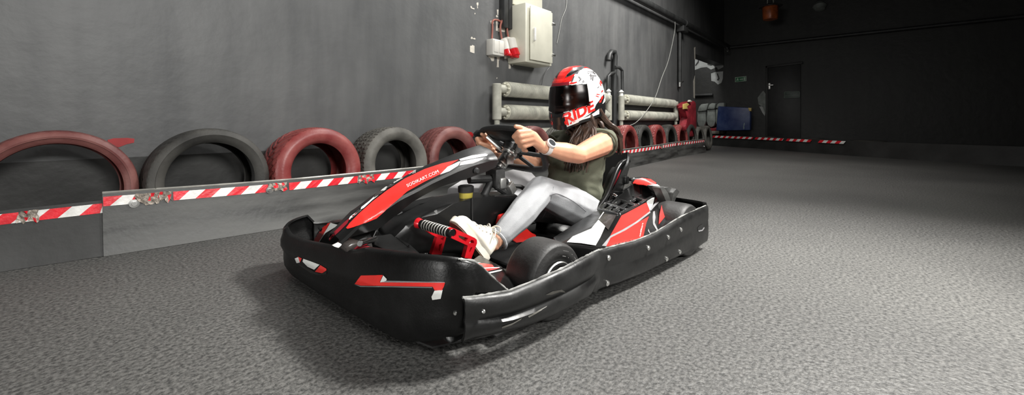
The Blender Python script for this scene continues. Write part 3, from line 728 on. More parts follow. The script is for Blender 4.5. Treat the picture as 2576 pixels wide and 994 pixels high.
for i, l in enumerate([.75, 1.5, 2.2, 2.9, 3.6, 4.3]):
    p = far_pt(l, 0)+o0; t = (far_pt(l+.1, 0)-far_pt(l, 0)).normalized(); nrm = Vector((-t.y, t.x, 0)); nrm = nrm if nrm.x > 0 else -nrm
    src = TM[1+i % 2]; mk = ['tblack', 'tblack', 'tred', 'tblack', 'tblack', 'tblack'][i]; key = (src.name, mk)
    if key not in TMAT:
        c = src.copy(); c.materials.append(M[mk]); c.polygons.foreach_set('use_smooth', [True]*len(c.polygons)); TMAT[key] = c
    o = bpy.data.objects.new('tyre', TMAT[key]); COL.objects.link(o); o.location = p+nrm*.42+Vector((0, 0, .155))
    o.rotation_euler = (0, 0, i*PI/2)
    tag(o, 'tyre lying behind the far barrier, ' + ['just right of the grey folded mats', 'under the left half of the blue mat', 'reddish, under the blue mat\'s right end', 'left of the dark far door', 'in front of the dark far door', 'furthest right of its row'][i], 'tyre', 'tyres lying behind the far barrier')
# hanging lamp
lp = W(1938, 26, x=12.6)
hl = empty('hanging_lamp', 'small orange lantern hanging on two cords, high at the right', 'lamp', lp)
bm = bmesh.new(); lathe(bm, [(0, -.24), (.16, -.24), (.17, -.22), (.185, .06), (.17, .1), (0, .1)], Matrix.Identity(4), 24); obj('lamp_glass', bm, M['orange'], hl)
bm = bmesh.new(); lathe(bm, [(0, .09), (.26, .085), (.27, .1), (.12, .16), (0, .17)], Matrix.Identity(4), 24); obj('lamp_shade', bm, M['pipe'], hl)
for k in (-1, 1):
    bm = bmesh.new(); tube(bm, [(0, k*.07, .15), (.0, k*.03, 1.0), (0, 0, CE-lp.z)], .012, 8); obj('cord', bm, M['rad'], hl)
fl = W(2062, 16, x=14.9)
bm = bmesh.new(); lathe(bm, [(0, -.12), (.12, -.1), (.17, 0), (.12, .1), (0, .12)], axis_mx(fl, (-.4, -.1, -1)), 20); tag(obj('wall_light', bm, M['greypad'], None), 'dim grey wall light high on the black far wall', 'lamp')
# ================================================================ CAMERA, LIGHT
cam = bpy.data.cameras.new('camera'); co = bpy.data.objects.new('camera', cam); COL.objects.link(co); SC.camera = co
cam.sensor_fit = 'HORIZONTAL'; cam.sensor_width = 36; cam.lens = F/2576*36
cam.shift_y = -(994/2-308)/2576; cam.clip_start = .02
co.location = (0, 0, H)
co.rotation_euler = (PI/2, 0, TH-PI/2)
def lamp(name, kind, loc, energy, col=(1, 1, 1), aim=None, **kw):
    l = bpy.data.lights.new(name, kind); l.energy = energy; l.color = col
    for k, v in kw.items(): setattr(l, k, v)
    o = bpy.data.objects.new(name, l); COL.objects.link(o); o.location = loc
    if aim is not None: o.rotation_euler = (Vector(aim)-Vector(loc)).to_track_quat('-Z', 'Y').to_euler()
    return o
SC.world = bpy.data.worlds.new('world'); SC.world.use_nodes = True
SC.world.node_tree.nodes['Background'].inputs[0].default_value = (0, 0, 0, 1)
lamp('ceiling_spot', 'SPOT', (3.6, -.8, 4.2), 2500, (1, .98, .94), (2.0, .2, 0), spot_size=math.radians(76), spot_blend=1.0, shadow_soft_size=.4)
lamp('hall_lamp', 'AREA', (.6, -3.6, 3.2), 140, (1, .99, .96), (1.9, 3.6, 2.5), shape='RECTANGLE', size=2.4, size_y=1.2, spread=math.radians(95))
lamp('wall_lamp', 'AREA', (3.9, 2.3, 5.0), 130, (1, .99, .96), (3.2, 3.3, 0), shape='RECTANGLE', size=2.4, size_y=.6)
lamp('low_fill', 'AREA', (-4.4, .6, 1.1), 24, (1, .99, .96), (1.9, 1.4, .35), shape='RECTANGLE', size=1.2, size_y=.8, spread=math.radians(70))  # added fill, not a lamp of the hall; lifts the bumper front, barely the floor
lamp('ceiling_lamp', 'AREA', (7.0, .9, 4.8), 190, (1, .98, .94), (7.4, 3.6, .9), shape='RECTANGLE', size=2.0, size_y=1.0, spread=math.radians(130))
lamp('alcove_lamp', 'AREA', (13.0, 4.1, 3.7), 60, (1, 1, .97), (13.2, 5.1, 1.4), shape='RECTANGLE', size=1.2, size_y=.4)
SC.view_settings.view_transform = 'Standard'; SC.view_settings.look = 'None'; SC.view_settings.gamma = 1; SC.view_settings.exposure = 0
try: SC.view_settings.use_curve_mapping = False
except Exception: pass
def rescale():
    T = Matrix.Scale(S, 4)
    seen = set()
    for me in list(bpy.data.meshes):
        if me.users: me.transform(T); me.update()
    for o in COL.objects:
        o.location = o.location*S
        if o.type == 'LIGHT' and o.data not in seen:
            seen.add(o.data); l = o.data; l.energy *= S*S
            if l.type == 'AREA': l.size *= S; l.size_y *= S
            else: l.shadow_soft_size *= S
# ================================================================ THE KART
kart = empty('go_kart', 'black and red go-kart with white graphics, driven by the helmeted person', 'go-kart', KLOC, KROT)
kp_ = lambda name, bm, m, par=kart, **k: obj(name, bm, m, par, **k)
# ---- wheels
def wheel(x, y, R, w, hub, side, steer=0):
    g = bpy.data.objects.new('wheel', None); COL.objects.link(g); g.parent = kart; g.location = (x, y, R); g.rotation_euler = (0, 0, steer); g.empty_display_size = .05
    ax = axis_mx((0, 0, 0), (0, side, 0)); hw = w/2
    prof = [(hub, -hw*.75), (hub+.012, -hw*.92), (R*.80, -hw*1.02), (R*.93, -hw*.93), (R*.985, -hw*.78), (R, -hw*.55), (R+.001, 0), (R, hw*.55), (R*.985, hw*.78), (R*.955, hw*.865), (R*.95, hw*.875), (R*.93, hw*.925), (R*.91, hw*.945), (R*.905, hw*.945), (R*.80, hw*1.02), (R*.70, hw*1.02), (hub+.012, hw*.92), (hub, hw*.75)]
    bm = bmesh.new(); lathe(bm, prof, ax, 64, closed=False)
    t = obj('tyre', bm, M['slick'], g, angle=50)
    bm = bmesh.new(); lathe(bm, [(hub+.002, hw*.80), (hub+.008, hw*1.0), (hub+.004, hw*1.05), (hub-.006, hw*1.03), (hub-.014, hw*.75), (hub-.018, hw*.1), (hub*.5, hw*.0), (.03, hw*.05), (.03, hw*.2), (0, hw*.2)], ax, 40); obj('rim', bm, M['alu'], g)
    bm = bmesh.new(); lathe(bm, [(.022, hw*.1), (.022, hw*.45), (.012, hw*.5), (0, hw*.5)], ax, 12)
    for k in range(3):
        q = 2*PI*k/3+.5; c = ax @ Vector((.042*math.cos(q), .042*math.sin(q), hw*.1)); cyl(bm, c, c+Vector((0, side*.02, 0)), .009, 8)
    obj('hub', bm, M['chrome'], g)
    return g, t
fl, flt = wheel(1.337, .550, .143, .155, .070, 1, math.radians(-2))
wheel(1.337, -.550, .143, .155, .070, -1, math.radians(-2))
wheel(.245, .545, .143, .2, .068, 1); wheel(.245, -.545, .143, .2, .068, -1)
# raised maker's letters on the near front tyre
me = textmesh('EVO'); bm = bmesh.new(); bm.from_mesh(me)
xs = [v.co.x for v in bm.verts]
for v in bm.verts:
    t = (v.co.x-min(xs))/(max(xs)-min(xs)); q = math.radians(78-52*t); r = .096+.024*v.co.y/.75
    v.co = Vector((-math.sin(PI/2-q)*r*1, .0785+.0, math.cos(PI/2-q)*r))
kp_('tyre_lettering', bm, M['letter'], flt, smooth=False)
# ---- tubular frame and floor tray
bm = bmesh.new()
for sgn in (1, -1):
    tube(bm, spline([(.02, sgn*.30, .075), (.5, sgn*.31, .055), (1.0, sgn*.33, .05), (1.3, sgn*.28, .055), (1.66, sgn*.2, .06)], 6), .016, 10)
    tube(bm, [(1.352, sgn*.3, .1), (1.352, sgn*.47, .125)], .02, 10)
    tube(bm, [(.245, sgn*.0, .143), (.245, sgn*.5, .143)], .02, 10)
for x, w in ((.06, .3), (.7, .31), (1.2, .3), (1.6, .22)): tube(bm, [(x, -w, .06), (x, w, .06)], .015, 10)
kp_('chassis_frame', bm, M['satin'])
bm = bmesh.new(); prism(bm, [(.6, -.3, .03), (1.66, -.24, .03), (1.66, .24, .03), (.6, .3, .03)], (0, 0, .006)); kp_('floor_tray', bm, M['satin'])
bm = bmesh.new(); prism(bm, [(1.62, -.6, .022), (1.80, -.63, .022), (1.92, -.5, .022), (1.89, -.1, .022), (1.85, .3, .022), (1.80, .5, .022), (1.62, .56, .022)], (0, 0, .006)); prism(bm, [(.1, -.6, .06), (1.62, -.6, .03), (1.62, .6, .03), (.1, .6, .06)], (0, 0, .005)); kp_('light_block_tray', bm, M['rubber'])  # plates added to stop light leaking onto the floor under the kart
# ---- front bumper : wraps round the nose
plan = [(1.585, .640), (1.66, .642), (1.73, .640), (1.785, .622), (1.830, .575), (1.866, .48), (1.888, .36), (1.908, .2), (1.925, 0), (1.940, -.2), (1.951, -.36), (1.956, -.48), (1.946, -.57), (1.915, -.625), (1.865, -.652), (1.80, -.665), (1.74, -.668), (1.69, -.668)]
C = [Vector((p[0], p[1], 0)) for p in plan]; C = spline(C, 8)
vt = [(716, 572), (718, 580), (726, 591), (745, 600), (765, 606), (800, 613), (840, 621), (868, 629), (885, 630), (905, 626), (920, 624), (940, 627), (1000, 636), (1050, 642), (1100, 647), (1150, 652), (1180, 655), (1195, 658), (1215, 672), (1240, 697), (1262, 717), (1284, 735)]
vb = [(735, 742), (760, 775), (800, 810), (850, 840), (900, 862), (950, 872), (1000, 876), (1050, 876), (1100, 873), (1150, 866), (1200, 850), (1284, 800)]
cu = [kuv(c) for c in C]; imin = min(range(len(C)), key=lambda i: cu[i][0])
rows = []
for i, c in enumerate(C):
    u, Y = cu[i]
    if i <= imin:
        zt = H-(lerp(vt, u)-308)*Y/F; zb = max(.012, H-(lerp(vb, u)-308)*Y/F)
        if c.y > .6 and c.x < 1.74: zb = max(zb, .12)
        if c.y < -.5: zb = max(zb, .012)
        zl, bl = zt, zb
    else:
        k = (i-imin)/(len(C)-1-imin); zt = zl+.03*math.sin(min(1, k*1.4)*PI/2); zb = bl+.02*k
    if c.y < 0 and c.x < 1.815: zt -= (1.815-c.x)/.125*.15; zb = min(zb, zt-.03)
    nx = C[min(i+1, len(C)-1)]-C[max(i-1, 0)]; n = Vector((nx.y, -nx.x, 0)).normalized()
    if n.dot(c-Vector((1.4, 0, 0))) < 0: n = -n
    r = []
    for f, o in ((0, -.045), (.08, -.02), (.2, -.004), (.34, 0), (.5, .0), (.62, .012), (.74, .012), (.86, .004), (.95, .002), (.99, -.006), (1, -.018)):
        p = c+n*o; p.z = zb+(zt-zb)*f; r.append(p)
    rows.append(r)
# the profile is pushed outward by a few mm; bring silhouettes back
bump = sheet('front_bumper', rows, .009, M['plastic'], kart, angle=50)
LG = [('far headlight graphic', [[(742, 650), (751, 647), (755, 660), (747, 662)], [(764, 651), (784, 658), (805, 666), (791, 678), (775, 671), (762, 658)]], 'white'),
      ('', [[(750, 645.5), (760, 650), (755.5, 660), (751, 648)], [(807, 667), (822, 676), (822, 680), (811, 687), (793, 683)]], 'red'),
      ('', [[(747, 663), (755, 661), (762, 659), (775, 672), (792, 684), (811, 688), (823, 682), (822, 689), (800, 692), (782, 687)]], 'scuffed'),
      ('', [[(893, 714), (909, 693), (964, 692), (956, 710), (1120, 711), (1117, 721), (1112, 730), (1094, 730), (1089, 721), (909, 718)]], 'red'),
      ('', [[(1093.5, 731), (1114, 729), (1109, 751), (1088, 754), (1086, 746)], [(965, 693), (974, 702), (972, 708), (957, 710)]], 'white'),
      ('', [[(974, 706), (1119, 709.5), (1119, 711), (957, 710.5)], [(892, 715), (909, 719), (1088, 722), (1088, 724), (908, 721)]], 'greyvinyl')]
for _, pl, mk in LG: sticker('bumper_sticker', pl, bump, M[mk], bump, step=5, label={'white': 'white bumper sticker', 'red': 'red bumper sticker', 'scuffed': 'grey recess under the far bumper graphic', 'greyvinyl': 'thin grey edge line'}[mk])
# bolts
def bolt(par, p, n, r=.011, m='alu'):
    bm = bmesh.new(); p = Vector(p); n = Vector(n).normalized(); lathe(bm, [(0, -.004), (r, -.004), (r, .003), (r*.6, .006), (0, .006)], axis_mx(p, n), 12); return obj('bolt', bm, M[m], par)
# ---- side guard, front and rear sections (near side traced, far side mirrored)
def guard(name, plan, vt, vb, par, push, th=.010, n=8, mir=False, bt=None):
    C = spline([Vector((p[0], p[1], 0)) for p in plan], n); rows = []
    for i, c in enumerate(C):
        u, Y = kuv(c); zt = H-(lerp(vt, u)-308)*Y/F; zb = max(.02, H-(lerp(vb, u)-308)*Y/F)
        q = 4*i/(len(C)-1)*(1-i/(len(C)-1)); row = []
        for f in (0, .06, .16, .3, .42, .5, .58, .7, .84, .93, .98, 1):
            o = push(f)*min(1, .25+q)
            row.append(Vector((c.x, (c.y+o)*(-1 if mir else 1), zb+(zt-zb)*f)))
        rows.append(row)
    return sheet(name, rows, th, M['scuffed'], par, angle=55)
pf = lambda f: lerp([(0, -.05), (.08, -.02), (.2, 0), (.36, .012), (.42, .010), (.5, -.004), (.58, .004), (.7, .012), (.9, .006), (.97, -.002), (1, -.018)], f)
pr = lambda f: lerp([(0, -.03), (.1, 0), (.4, .006), (.55, -.004), (.7, .004), (.93, .002), (1, -.014)], f)
gf_plan = [(1.785, .650), (1.70, .668), (1.6, .682), (1.45, .692), (1.3, .690), (1.2, .678), (1.135, .664)]
gf_t = [(1150, 752), (1185, 752), (1210, 747), (1285, 735), (1350, 709), (1430, 673), (1500, 636), (1510, 631)]
gf_b = [(1150, 868), (1180, 868), (1240, 861), (1300, 848), (1350, 832), (1400, 812), (1450, 785), (1490, 760), (1500, 742), (1512, 736)]
gr_plan = [(1.135, .660), (1.08, .655), (.95, .662), (.7, .668), (.45, .666), (.2, .656), (.03, .648)]
gr_t = [(1500, 634), (1512, 631), (1560, 618), (1600, 608), (1650, 588), (1690, 563), (1720, 545), (1750, 531), (1787, 515)]
gr_b = [(1500, 736), (1512, 734), (1560, 721), (1620, 697), (1680, 667), (1730, 644), (1760, 630), (1783, 606)]
sg_ = guard('side_guard', gf_plan, gf_t, gf_b, kart, pf); sr_ = guard('side_guard', gr_plan, gr_t, gr_b, kart, pr)
guard('side_guard', gf_plan, gf_t, gf_b, kart, pf, mir=True); guard('side_guard', gr_plan, gr_t, gr_b, kart, pr, mir=True)
def worn(par, plan, vt, r=.0035, dy=-.012, rng=(0, 1)):
    C = spline([Vector((p[0], p[1], 0)) for p in plan], 8); P = []
    for i, c in enumerate(C):
        if not rng[0] <= i/(len(C)-1) <= rng[1]: continue
        u, Y = kuv(c); P.append(Vector((c.x, c.y+dy, H-(lerp(vt, u)-308)*Y/F)))
    bm = bmesh.new(); tube(bm, P, [r*(.5+random.random()) for _ in P], 6); return obj('worn_edge', bm, M['worn'], par, label='pale worn edge')
worn(sg_, gf_plan, gf_t); worn(sr_, gr_plan, gr_t)
worn(bump, [(1.60, .640), (1.66, .642), (1.73, .640), (1.785, .622)], vt, .0035, -.006)
tr = bvh(sg_, sr_)
for u, v in ((1531, 649), (1528, 713), (1631, 624), (1681, 597), (1713, 578), (1710, 634), (1677, 652), (1145, 788), (1216, 784)):
    h = (bvh(bump) if u < 1160 else tr).ray_cast(EYE_K, kdir(u, v).normalized())
    if h[0] is not None: bolt(bump if u < 1160 else (sg_ if u < 1508 else sr_), h[0], h[1] if h[1].y > 0 else -h[1], .011 if u > 1500 else .006)
sticker('slot', [[(1754, 574), (1758, 568), (1768, 563), (1770, 572), (1765, 579), (1756, 581)]], sr_, M['rubber'], sr_, label='black slot')
sticker('slot_rim', [[(1755, 580), (1765, 578), (1770, 571), (1771, 574), (1766, 581), (1757, 583)]], sr_, M['greyvinyl'], sr_, off=.003)
sticker('scuff_mark', [[(1372, 742), (1390, 733), (1412, 728), (1424, 736), (1408, 734), (1388, 741)], [(1328, 795), (1350, 784), (1376, 770), (1374, 773), (1348, 789), (1330, 799)], [(1262, 822), (1290, 812), (1312, 800), (1310, 804), (1286, 818), (1263, 826)]], sg_, M['tgrey'], sg_, off=.0012, label='pale grey scuffs')
# ---- rear bumper
rc = [(.03, .640), (.008, .60), (-.004, .5), (-.008, .25), (-.008, 0), (-.008, -.25), (-.004, -.5), (.008, -.6), (.03, -.640)]
RC = spline([Vector((a, b, 0)) for a, b in rc], 6); rows = []
for c in RC: rows.append([Vector((c.x+.02, c.y, .055)), Vector((c.x, c.y, .075)), Vector((c.x, c.y, .15)), Vector((c.x, c.y, .25)), Vector((c.x+.006, c.y, .268)), Vector((c.x+.03, c.y*.985, .272))])
rb = sheet('rear_bumper', rows, .012, M['plastic'], kart, angle=50)
bm = bmesh.new()
for y in (.28, -.28): tube(bm, [(-.0, y, .15), (.12, y, .13)], .018, 10)
for y in (.4, -.4): cyl(bm, (.0, y, .2), (.03, y, .2), .03)
obj('bumper_bracket', bm, M['satin'], rb) if False else kp_('bumper_mount', bm, M['satin'])
# ---- nose fairing
def line(px, y): return sorted([tuple(K(u, v, y=y)) for u, v in px])
def zx(L, x): return lerp([(a[0], a[2]) for a in L], x)
LA = line([(846, 600), (872, 566), (905, 530), (955, 489), (1005, 453), (1050, 425), (1100, 399), (1150, 378), (1185, 367), (1215, 359), (1238, 360)], -.045)
LC = line([(838, 611), (868, 582), (885, 573), (945, 545), (1010, 497), (1085, 456), (1150, 426), (1195, 409), (1236, 398), (1252, 397)], .112)
LD = line([(836, 617), (880, 606), (960, 579), (990, 552), (1040, 508), (1070, 490), (1110, 470), (1160, 454), (1190, 445), (1225, 432), (1254, 418)], .105)
LB = line([(838, 609), (862, 585), (905, 541), (960, 500), (1010, 468), (1060, 441), (1100, 420), (1140, 404), (1180, 389), (1220, 378), (1242, 372)], .045)
xs0 = K(838, 610, y=0).x; xs1 = K(1248, 398, y=0.1).x
rows = []; NN = 34
for i in range(NN+1):
    x = xs1+(xs0-xs1)*i/NN
    za, zb_, zc, zd = zx(LA, x), zx(LB, x), zx(LC, x), zx(LD, x)
    t = i/NN; wd = 1.0-.35*max(0, (t-.6)/.4); 
    zr = max(za, zb_+.006); zc = min(zc, zb_-.012); zd = min(zd, zc-.02)
    if i == 0: zr -= .012
    w1, w2 = .047*wd, .114*wd; wf = .085*wd
    rows.append([Vector((x, s*w, z)) for s, w, z in ((1, w2-.012, zd), (1, w2, zc-.012), (1, w2-.006, zc), (1, (w1+w2)/2, (zb_+zc)/2+.004), (1, w1+.004, zb_), (1, w1-.02, (zb_+zr)/2+.002), (0, 0, zr+.002), (-1, w1-.02, (zb_+zr)/2+.002), (-1, w1+.004, zb_), (-1, (w1+wf)/2, (zb_+zc)/2+.004), (-1, wf-.006, zc), (-1, wf, zc-.012), (-1, wf-.012, zd))])
nose = sheet('nose_fairing', rows, .006, M['satin'], kart, angle=28)
tn = bvh(nose)
st = lambda name, polys, mk, par=nose, tree=tn, **k: sticker(name, polys, tree, M[mk], par, **k)
z5 = lambda p: z3(p, 3.2065, 800, 330)
st('nose_sticker', [z5([(228, 782), (255, 745), (330, 668), (440, 570), (560, 478), (700, 385), (860, 308), (1000, 262), (1135, 232), (1045, 290), (985, 350), (860, 410), (720, 488), (600, 590), (470, 705), (290, 775), (240, 790)])], 'red', label='long red nose sticker')
st('nose_sticker', [z5([(1045, 290), (1135, 248), (1150, 245), (1130, 280), (1060, 325), (985, 352)]), z5([(1140, 228), (1240, 198), (1350, 184), (1368, 190), (1360, 202), (1250, 222), (1150, 242)])], 'white', label='white nose sticker')
st('nose_sticker', [z5([(1150, 246), (1270, 222), (1340, 215), (1325, 232), (1250, 262), (1140, 280)])], 'greyvinyl', off=.0012, label='scuffed grey nose sticker')
st('nose_sticker', [z5([(885, 250), (985, 190), (1075, 152), (1055, 143), (1120, 142), (1188, 138), (1160, 152), (1060, 182), (960, 222), (898, 252)])], 'white', label='white stripe on the top of the nose')
st('nose_sticker', [z5([(245, 720), (262, 690), (330, 640), (350, 640), (330, 655), (262, 712)]), z5([(345, 635), (350, 615), (420, 560), (520, 470), (600, 410), (650, 385), (690, 378), (600, 430), (540, 478), (440, 558), (370, 622)])], 'white', label='white spear graphic on the nose')
st('nose_sticker', [z5([(80, 880), (130, 815), (215, 735), (330, 640), (345, 640), (250, 722), (240, 745), (170, 815), (90, 882)])], 'darkred', label='dark red nose edge sticker')
st('nose_sticker', [z5([(465, 512), (500, 486), (535, 482), (515, 505), (470, 530), (452, 540)]), z5([(548, 468), (575, 440), (625, 425), (600, 448)]), z5([(300, 660), (330, 635), (350, 640), (325, 660)])], 'brown', off=.0028, label='dark marks on the white spear')
lettering('nose_lettering', 'SODIKART.COM', z5([(722, 456)])[0], z5([(976, 337)])[0], 7.2, tn, M['white'], nose, off=.003)
lettering('nose_lettering', 'Sodi', z5([(708, 358)])[0], z5([(795, 338)])[0], 7.5, tn, M['white'], nose, off=.003, shear=.3)
bm = bmesh.new(); p = K(1198, 430, y=.11); cyl(bm, p, p+Vector((0, .012, 0)), .016, 16, .012); obj('fastener', bm, M['rubber'], nose)
# lower fairing lobes behind the bumper
for sgn in (-1, 1):
    A = [K(u, v, x=1.80) for u, v in [(780, 622), (785, 606), (797, 582), (826, 556), (858, 566), (890, 560), (880, 600), (840, 622)]]
    if sgn > 0: A = [Vector((a.x, -a.y-.06, a.z-.03)) for a in A]
    bm = bmesh.new(); prism(bm, A, (-.10, 0, .0), .014); lobe = obj('fairing_wing', bm, M['satin'], kart, angle=30)
    if sgn < 0:
        tl = bvh(lobe)
        sticker('wing_sticker', [[(786, 612), (787, 606), (799, 582), (826, 558), (831, 560), (801, 612)]], tl, M['red'], lobe, label='red wing sticker')
        sticker('wing_sticker', [[(832, 561), (853, 566), (820, 586), (803, 611), (801, 611)]], tl, M['white'], lobe, label='white wing sticker')
P = [K(u, v, y=.12) for u, v in [(868, 624), (884, 613), (902, 609), (922, 613), (944, 625), (930, 645), (880, 645)]]
bm = bmesh.new(); prism(bm, P, (0, -.1, 0), .01); lw = obj('lower_cowl', bm, M['brown'], kart, angle=30)
P = [K(u, v, y=.132) for u, v in [(890, 630), (905, 618), (925, 619), (943, 626), (930, 634)]]
bm = bmesh.new(); prism(bm, P, (0, -.012, 0), .002); obj('cowl_sticker', bm, M['darkred'], lw)
P = [K(u, v, y=.11) for u, v in [(841, 621), (858, 613), (861, 616), (852, 625)]]
bm = bmesh.new(); prism(bm, P, (0, -.03, 0), .003); obj('cowl_tip', bm, M['white'], lw)
bm = bmesh.new(); cyl(bm, K(905, 613, y=.2), K(962, 596, y=-.02), .011, 12); kp_('tie_rod', bm, M['chrome'])
bm = bmesh.new(); tube(bm, [K(938, 606, y=.05), K(948, 584, y=.0), K(962, 600, y=-.05)], .007, 8); tube(bm, [K(955, 625, y=.1), K(965, 612, y=.1)], .008, 8); kp_('steering_linkage', bm, M['chrome'])
# ---- centre console / tank
bm = bmesh.new()
P = [K(u, v, y=.085) for u, v in [(1000, 640), (985, 602), (1022, 566), (1060, 548), (1097, 527), (1140, 513), (1186, 499), (1240, 494), (1310, 489), (1305, 520), (1270, 560), (1235, 600), (1190, 640)]]
prism(bm, P, (0, -.17, 0), .022); con = obj('fuel_tank', bm, M['satin'], kart, angle=40)
bm = bmesh.new(); tube(bm, [K(1188, 498, y=.088), K(1188, 575, y=.088), K(1187, 600, y=.088)], .004, 6); obj('tank_seam', bm, M['rubber'], con)
P = [K(u, v, y=-.06) for u, v in [(940, 580), (1012, 530), (1060, 512), (1110, 500), (1180, 488), (1180, 520), (1040, 600), (960, 630)]]
bm = bmesh.new(); prism(bm, P, (0, -.08, 0), .02); kp_('front_cowl', bm, M['satin'])
bm = bmesh.new(); P = [K(u, v, y=.115) for u, v in [(1252, 562), (1258, 541), (1285, 533), (1300, 545), (1330, 585), (1350, 590), (1350, 606), (1300, 612), (1255, 580)]]
prism(bm, P, (0, -.02, 0), .008); obj('knee_pad', bm, M['red'], con, label='red knee pad')
p = K(1172, 498, y=.04)
bm = bmesh.new(); lathe(bm, [(0, -.01), (.03, -.01), (.034, .03), (0, .03)], Matrix.Translation(p), 24); rsv = kp_('fluid_reservoir', bm, M['yellow'])
bm = bmesh.new(); lathe(bm, [(0, .028), (.037, .028), (.038, .055), (.03, .06), (0, .06)], Matrix.Translation(p), 24); obj('reservoir_cap', bm, M['rubber'], rsv)
# ---- steering
SWC = Vector((.97, 0, .595)); E2 = Vector((math.cos(math.radians(50)), 0, math.sin(math.radians(50)))); SN = Vector((-E2.z, 0, E2.x))
def sw(a, b, n=0): return SWC+Vector((0, a*.155, 0))+E2*(b*.155)+SN*n
steer = bpy.data.objects.new('steering_wheel', None); COL.objects.link(steer); steer.parent = kart; steer.empty_display_size = .05
rimP = spline([sw(*q) for q in [(-1.36, .5), (-1.05, .8), (-.4, .93), (.4, .93), (1.1, .82), (1.38, .45), (1.27, -.15), (1.04, -.76), (.65, -.95), (0, -.96), (-.8, -.93), (-1.24, -.7), (-1.42, -.1)]], 5, True)
bm = bmesh.new(); tube(bm, rimP, .0165, 14, closed=True); obj('rim', bm, M['rubber'], steer)
bm = bmesh.new()
for pts in ([(-1.2, .72), (-.45, .3), (0, 0)], [(1.1, .74), (.45, .3), (0, 0)], [(.35, -.88), (.2, -.4), (0, 0)], [(1.2, -.3), (.55, -.12), (0, 0)], [(-1.36, -.2), (-.5, -.1), (0, 0)]):
    tube(bm, [sw(*q, n=.004 if i == 0 else -.012) for i, q in enumerate(pts)], [.011, .012, .02], 8)
obj('spokes', bm, M['rubber'], steer)
bm = bmesh.new(); lathe(bm, [(0, -.03), (.05, -.03), (.062, -.012), (.055, .014), (0, .014)], axis_mx(SWC, SN), 24)
R_ = Matrix((Vector((0, 1, 0)), E2, SN)).transposed()
box(bm, sw(0, .62, -.004), (.27, .075, .02), .008, R_); box(bm, sw(-1.38, .42, -.006), (.055, .11, .045), .012, R_)
obj('centre_pad', bm, M['satin'], steer)
for sgn in (-1, 1):
    bm = bmesh.new(); tube(bm, [sw(sgn*.85, .62, -.02), sw(sgn*.38, .05, -.03)], [.012, .012], 8); obj('spoke_plate', bm, M['alu'], steer)
bm = bmesh.new(); A = SWC+SN*-.025; cyl(bm, A, A-SN*.028, .045, 24); cyl(bm, A-SN*.02, A-SN*.10, .034, 20); box(bm, A-SN*.06+Vector((0, .03, 0)), (.05, .03, .05), .006); cyl(bm, A-SN*.1, A-SN*.125, .024, 16); kp_('steering_hub', bm, M['alu'])
B0 = A-SN*.12; B1 = K(1216, 494, y=0)
bm = bmesh.new(); tube(bm, [B0, B0*.4+B1*.6, B1], .019, 12); tube(bm, [K(1247, 428, y=.0), K(1244, 440, y=.02), K(1250, 470, y=.03), K(1285, 492, y=.03)], .018, 10); box(bm, K(1246, 447, y=0), (.07, .09, .10), .015)
tube(bm, [K(1180, 452, y=-.02), K(1240, 450, y=0)], .022, 10)
kp_('steering_column', bm, M['rubber'])
bm = bmesh.new(); box(bm, K(1282, 474, y=.03), (.05, .05, .06), .008, Euler((.2, .5, .3)).to_matrix()); box(bm, K(1260, 461, y=.03), (.04, .05, .055), .008); tube(bm, [K(1284, 462, y=.03), K(1279, 452, y=.02)], .007, 8)
kp_('column_bracket', bm, M['alu'])
bm = bmesh.new(); tube(bm, spline([K(1262, 450, y=.02), K(1274, 455, y=.02), K(1282, 468, y=.0)], 5), .011, 8); tube(bm, spline([K(1292, 468, y=.02), K(1310, 470, y=.02), K(1320, 478, y=.02), K(1318, 488, y=.02)], 5), .012, 8); kp_('hose', bm, M['rubber'])
# ---- pedals
def lattice(name, poly, holes, y, th, m, par):
    t = flat2(poly, holes); bm = bmesh.new()
    pts = {}
    fr_, bk = [], []
    loops = [poly]+holes; flat = [p for l in loops for p in l]
    A = [bm.verts.new(K(u, v, y=y)) for u, v in flat]; B = [bm.verts.new(K(u, v, y=y)-Vector((0, th, 0))) for u, v in flat]
    for tri in t:
        bm.faces.new([A[i] for i in tri]); bm.faces.new([B[i] for i in reversed(tri)])
    o = 0
    for l in loops:
        n = len(l)
        for i in range(n): bm.faces.new((A[o+i], A[o+(i+1) % n], B[o+(i+1) % n], B[o+i]))
        o += n
    return obj(name, bm, m, par, angle=30)
def flat2(poly, holes): return tessellate_polygon([[Vector((u, v, 0)) for u, v in l] for l in [poly]+holes])
zz = lambda p: z3(p, 6.212, 1040, 520)
circ = lambda cx, cy, r, k=1.0, n=12: [(cx+r*k*math.cos(2*PI*i/n), cy-r*math.sin(2*PI*i/n)) for i in range(n)]
pd = bpy.data.objects.new('brake_pedal', None); COL.objects.link(pd); pd.parent = kart; pd.empty_display_size = .05
lattice('pedal_bracket', zz([(565, 400), (575, 345), (610, 332), (660, 348), (960, 490), (992, 520), (995, 570), (905, 815), (800, 800), (850, 610), (590, 490)]),
        [zz(circ(628, 408, 60, .75)), zz([(705, 445), (860, 495), (820, 550), (712, 480)]), zz([(868, 570), (905, 520), (945, 530), (950, 572)]), zz([(895, 640), (925, 632), (880, 720), (870, 700)])], .315, .022, M['redmetal'], pd)
lattice('pedal_bracket', zz([(180, 360), (230, 365), (390, 425), (520, 450), (440, 750), (285, 745), (370, 480), (290, 440)]),
        [zz([(422, 502), (486, 468), (468, 530)]), zz([(400, 595), (452, 572), (412, 690), (390, 690)])], .15, .02, M['redmetal'], pd)
b0, b1 = K(1051, 561, y=.115), K(1138, 587, y=.315); dv_ = (b1-b0)
bm = bmesh.new(); cyl(bm, b0+dv_*.06, b1, .018, 18)
obj('pedal_bar', bm, M['satin'], pd)
bm = bmesh.new()
for k in range(10): cyl(bm, b0+dv_*(.2+.075*k), b0+dv_*(.225+.075*k), .0205, 12)
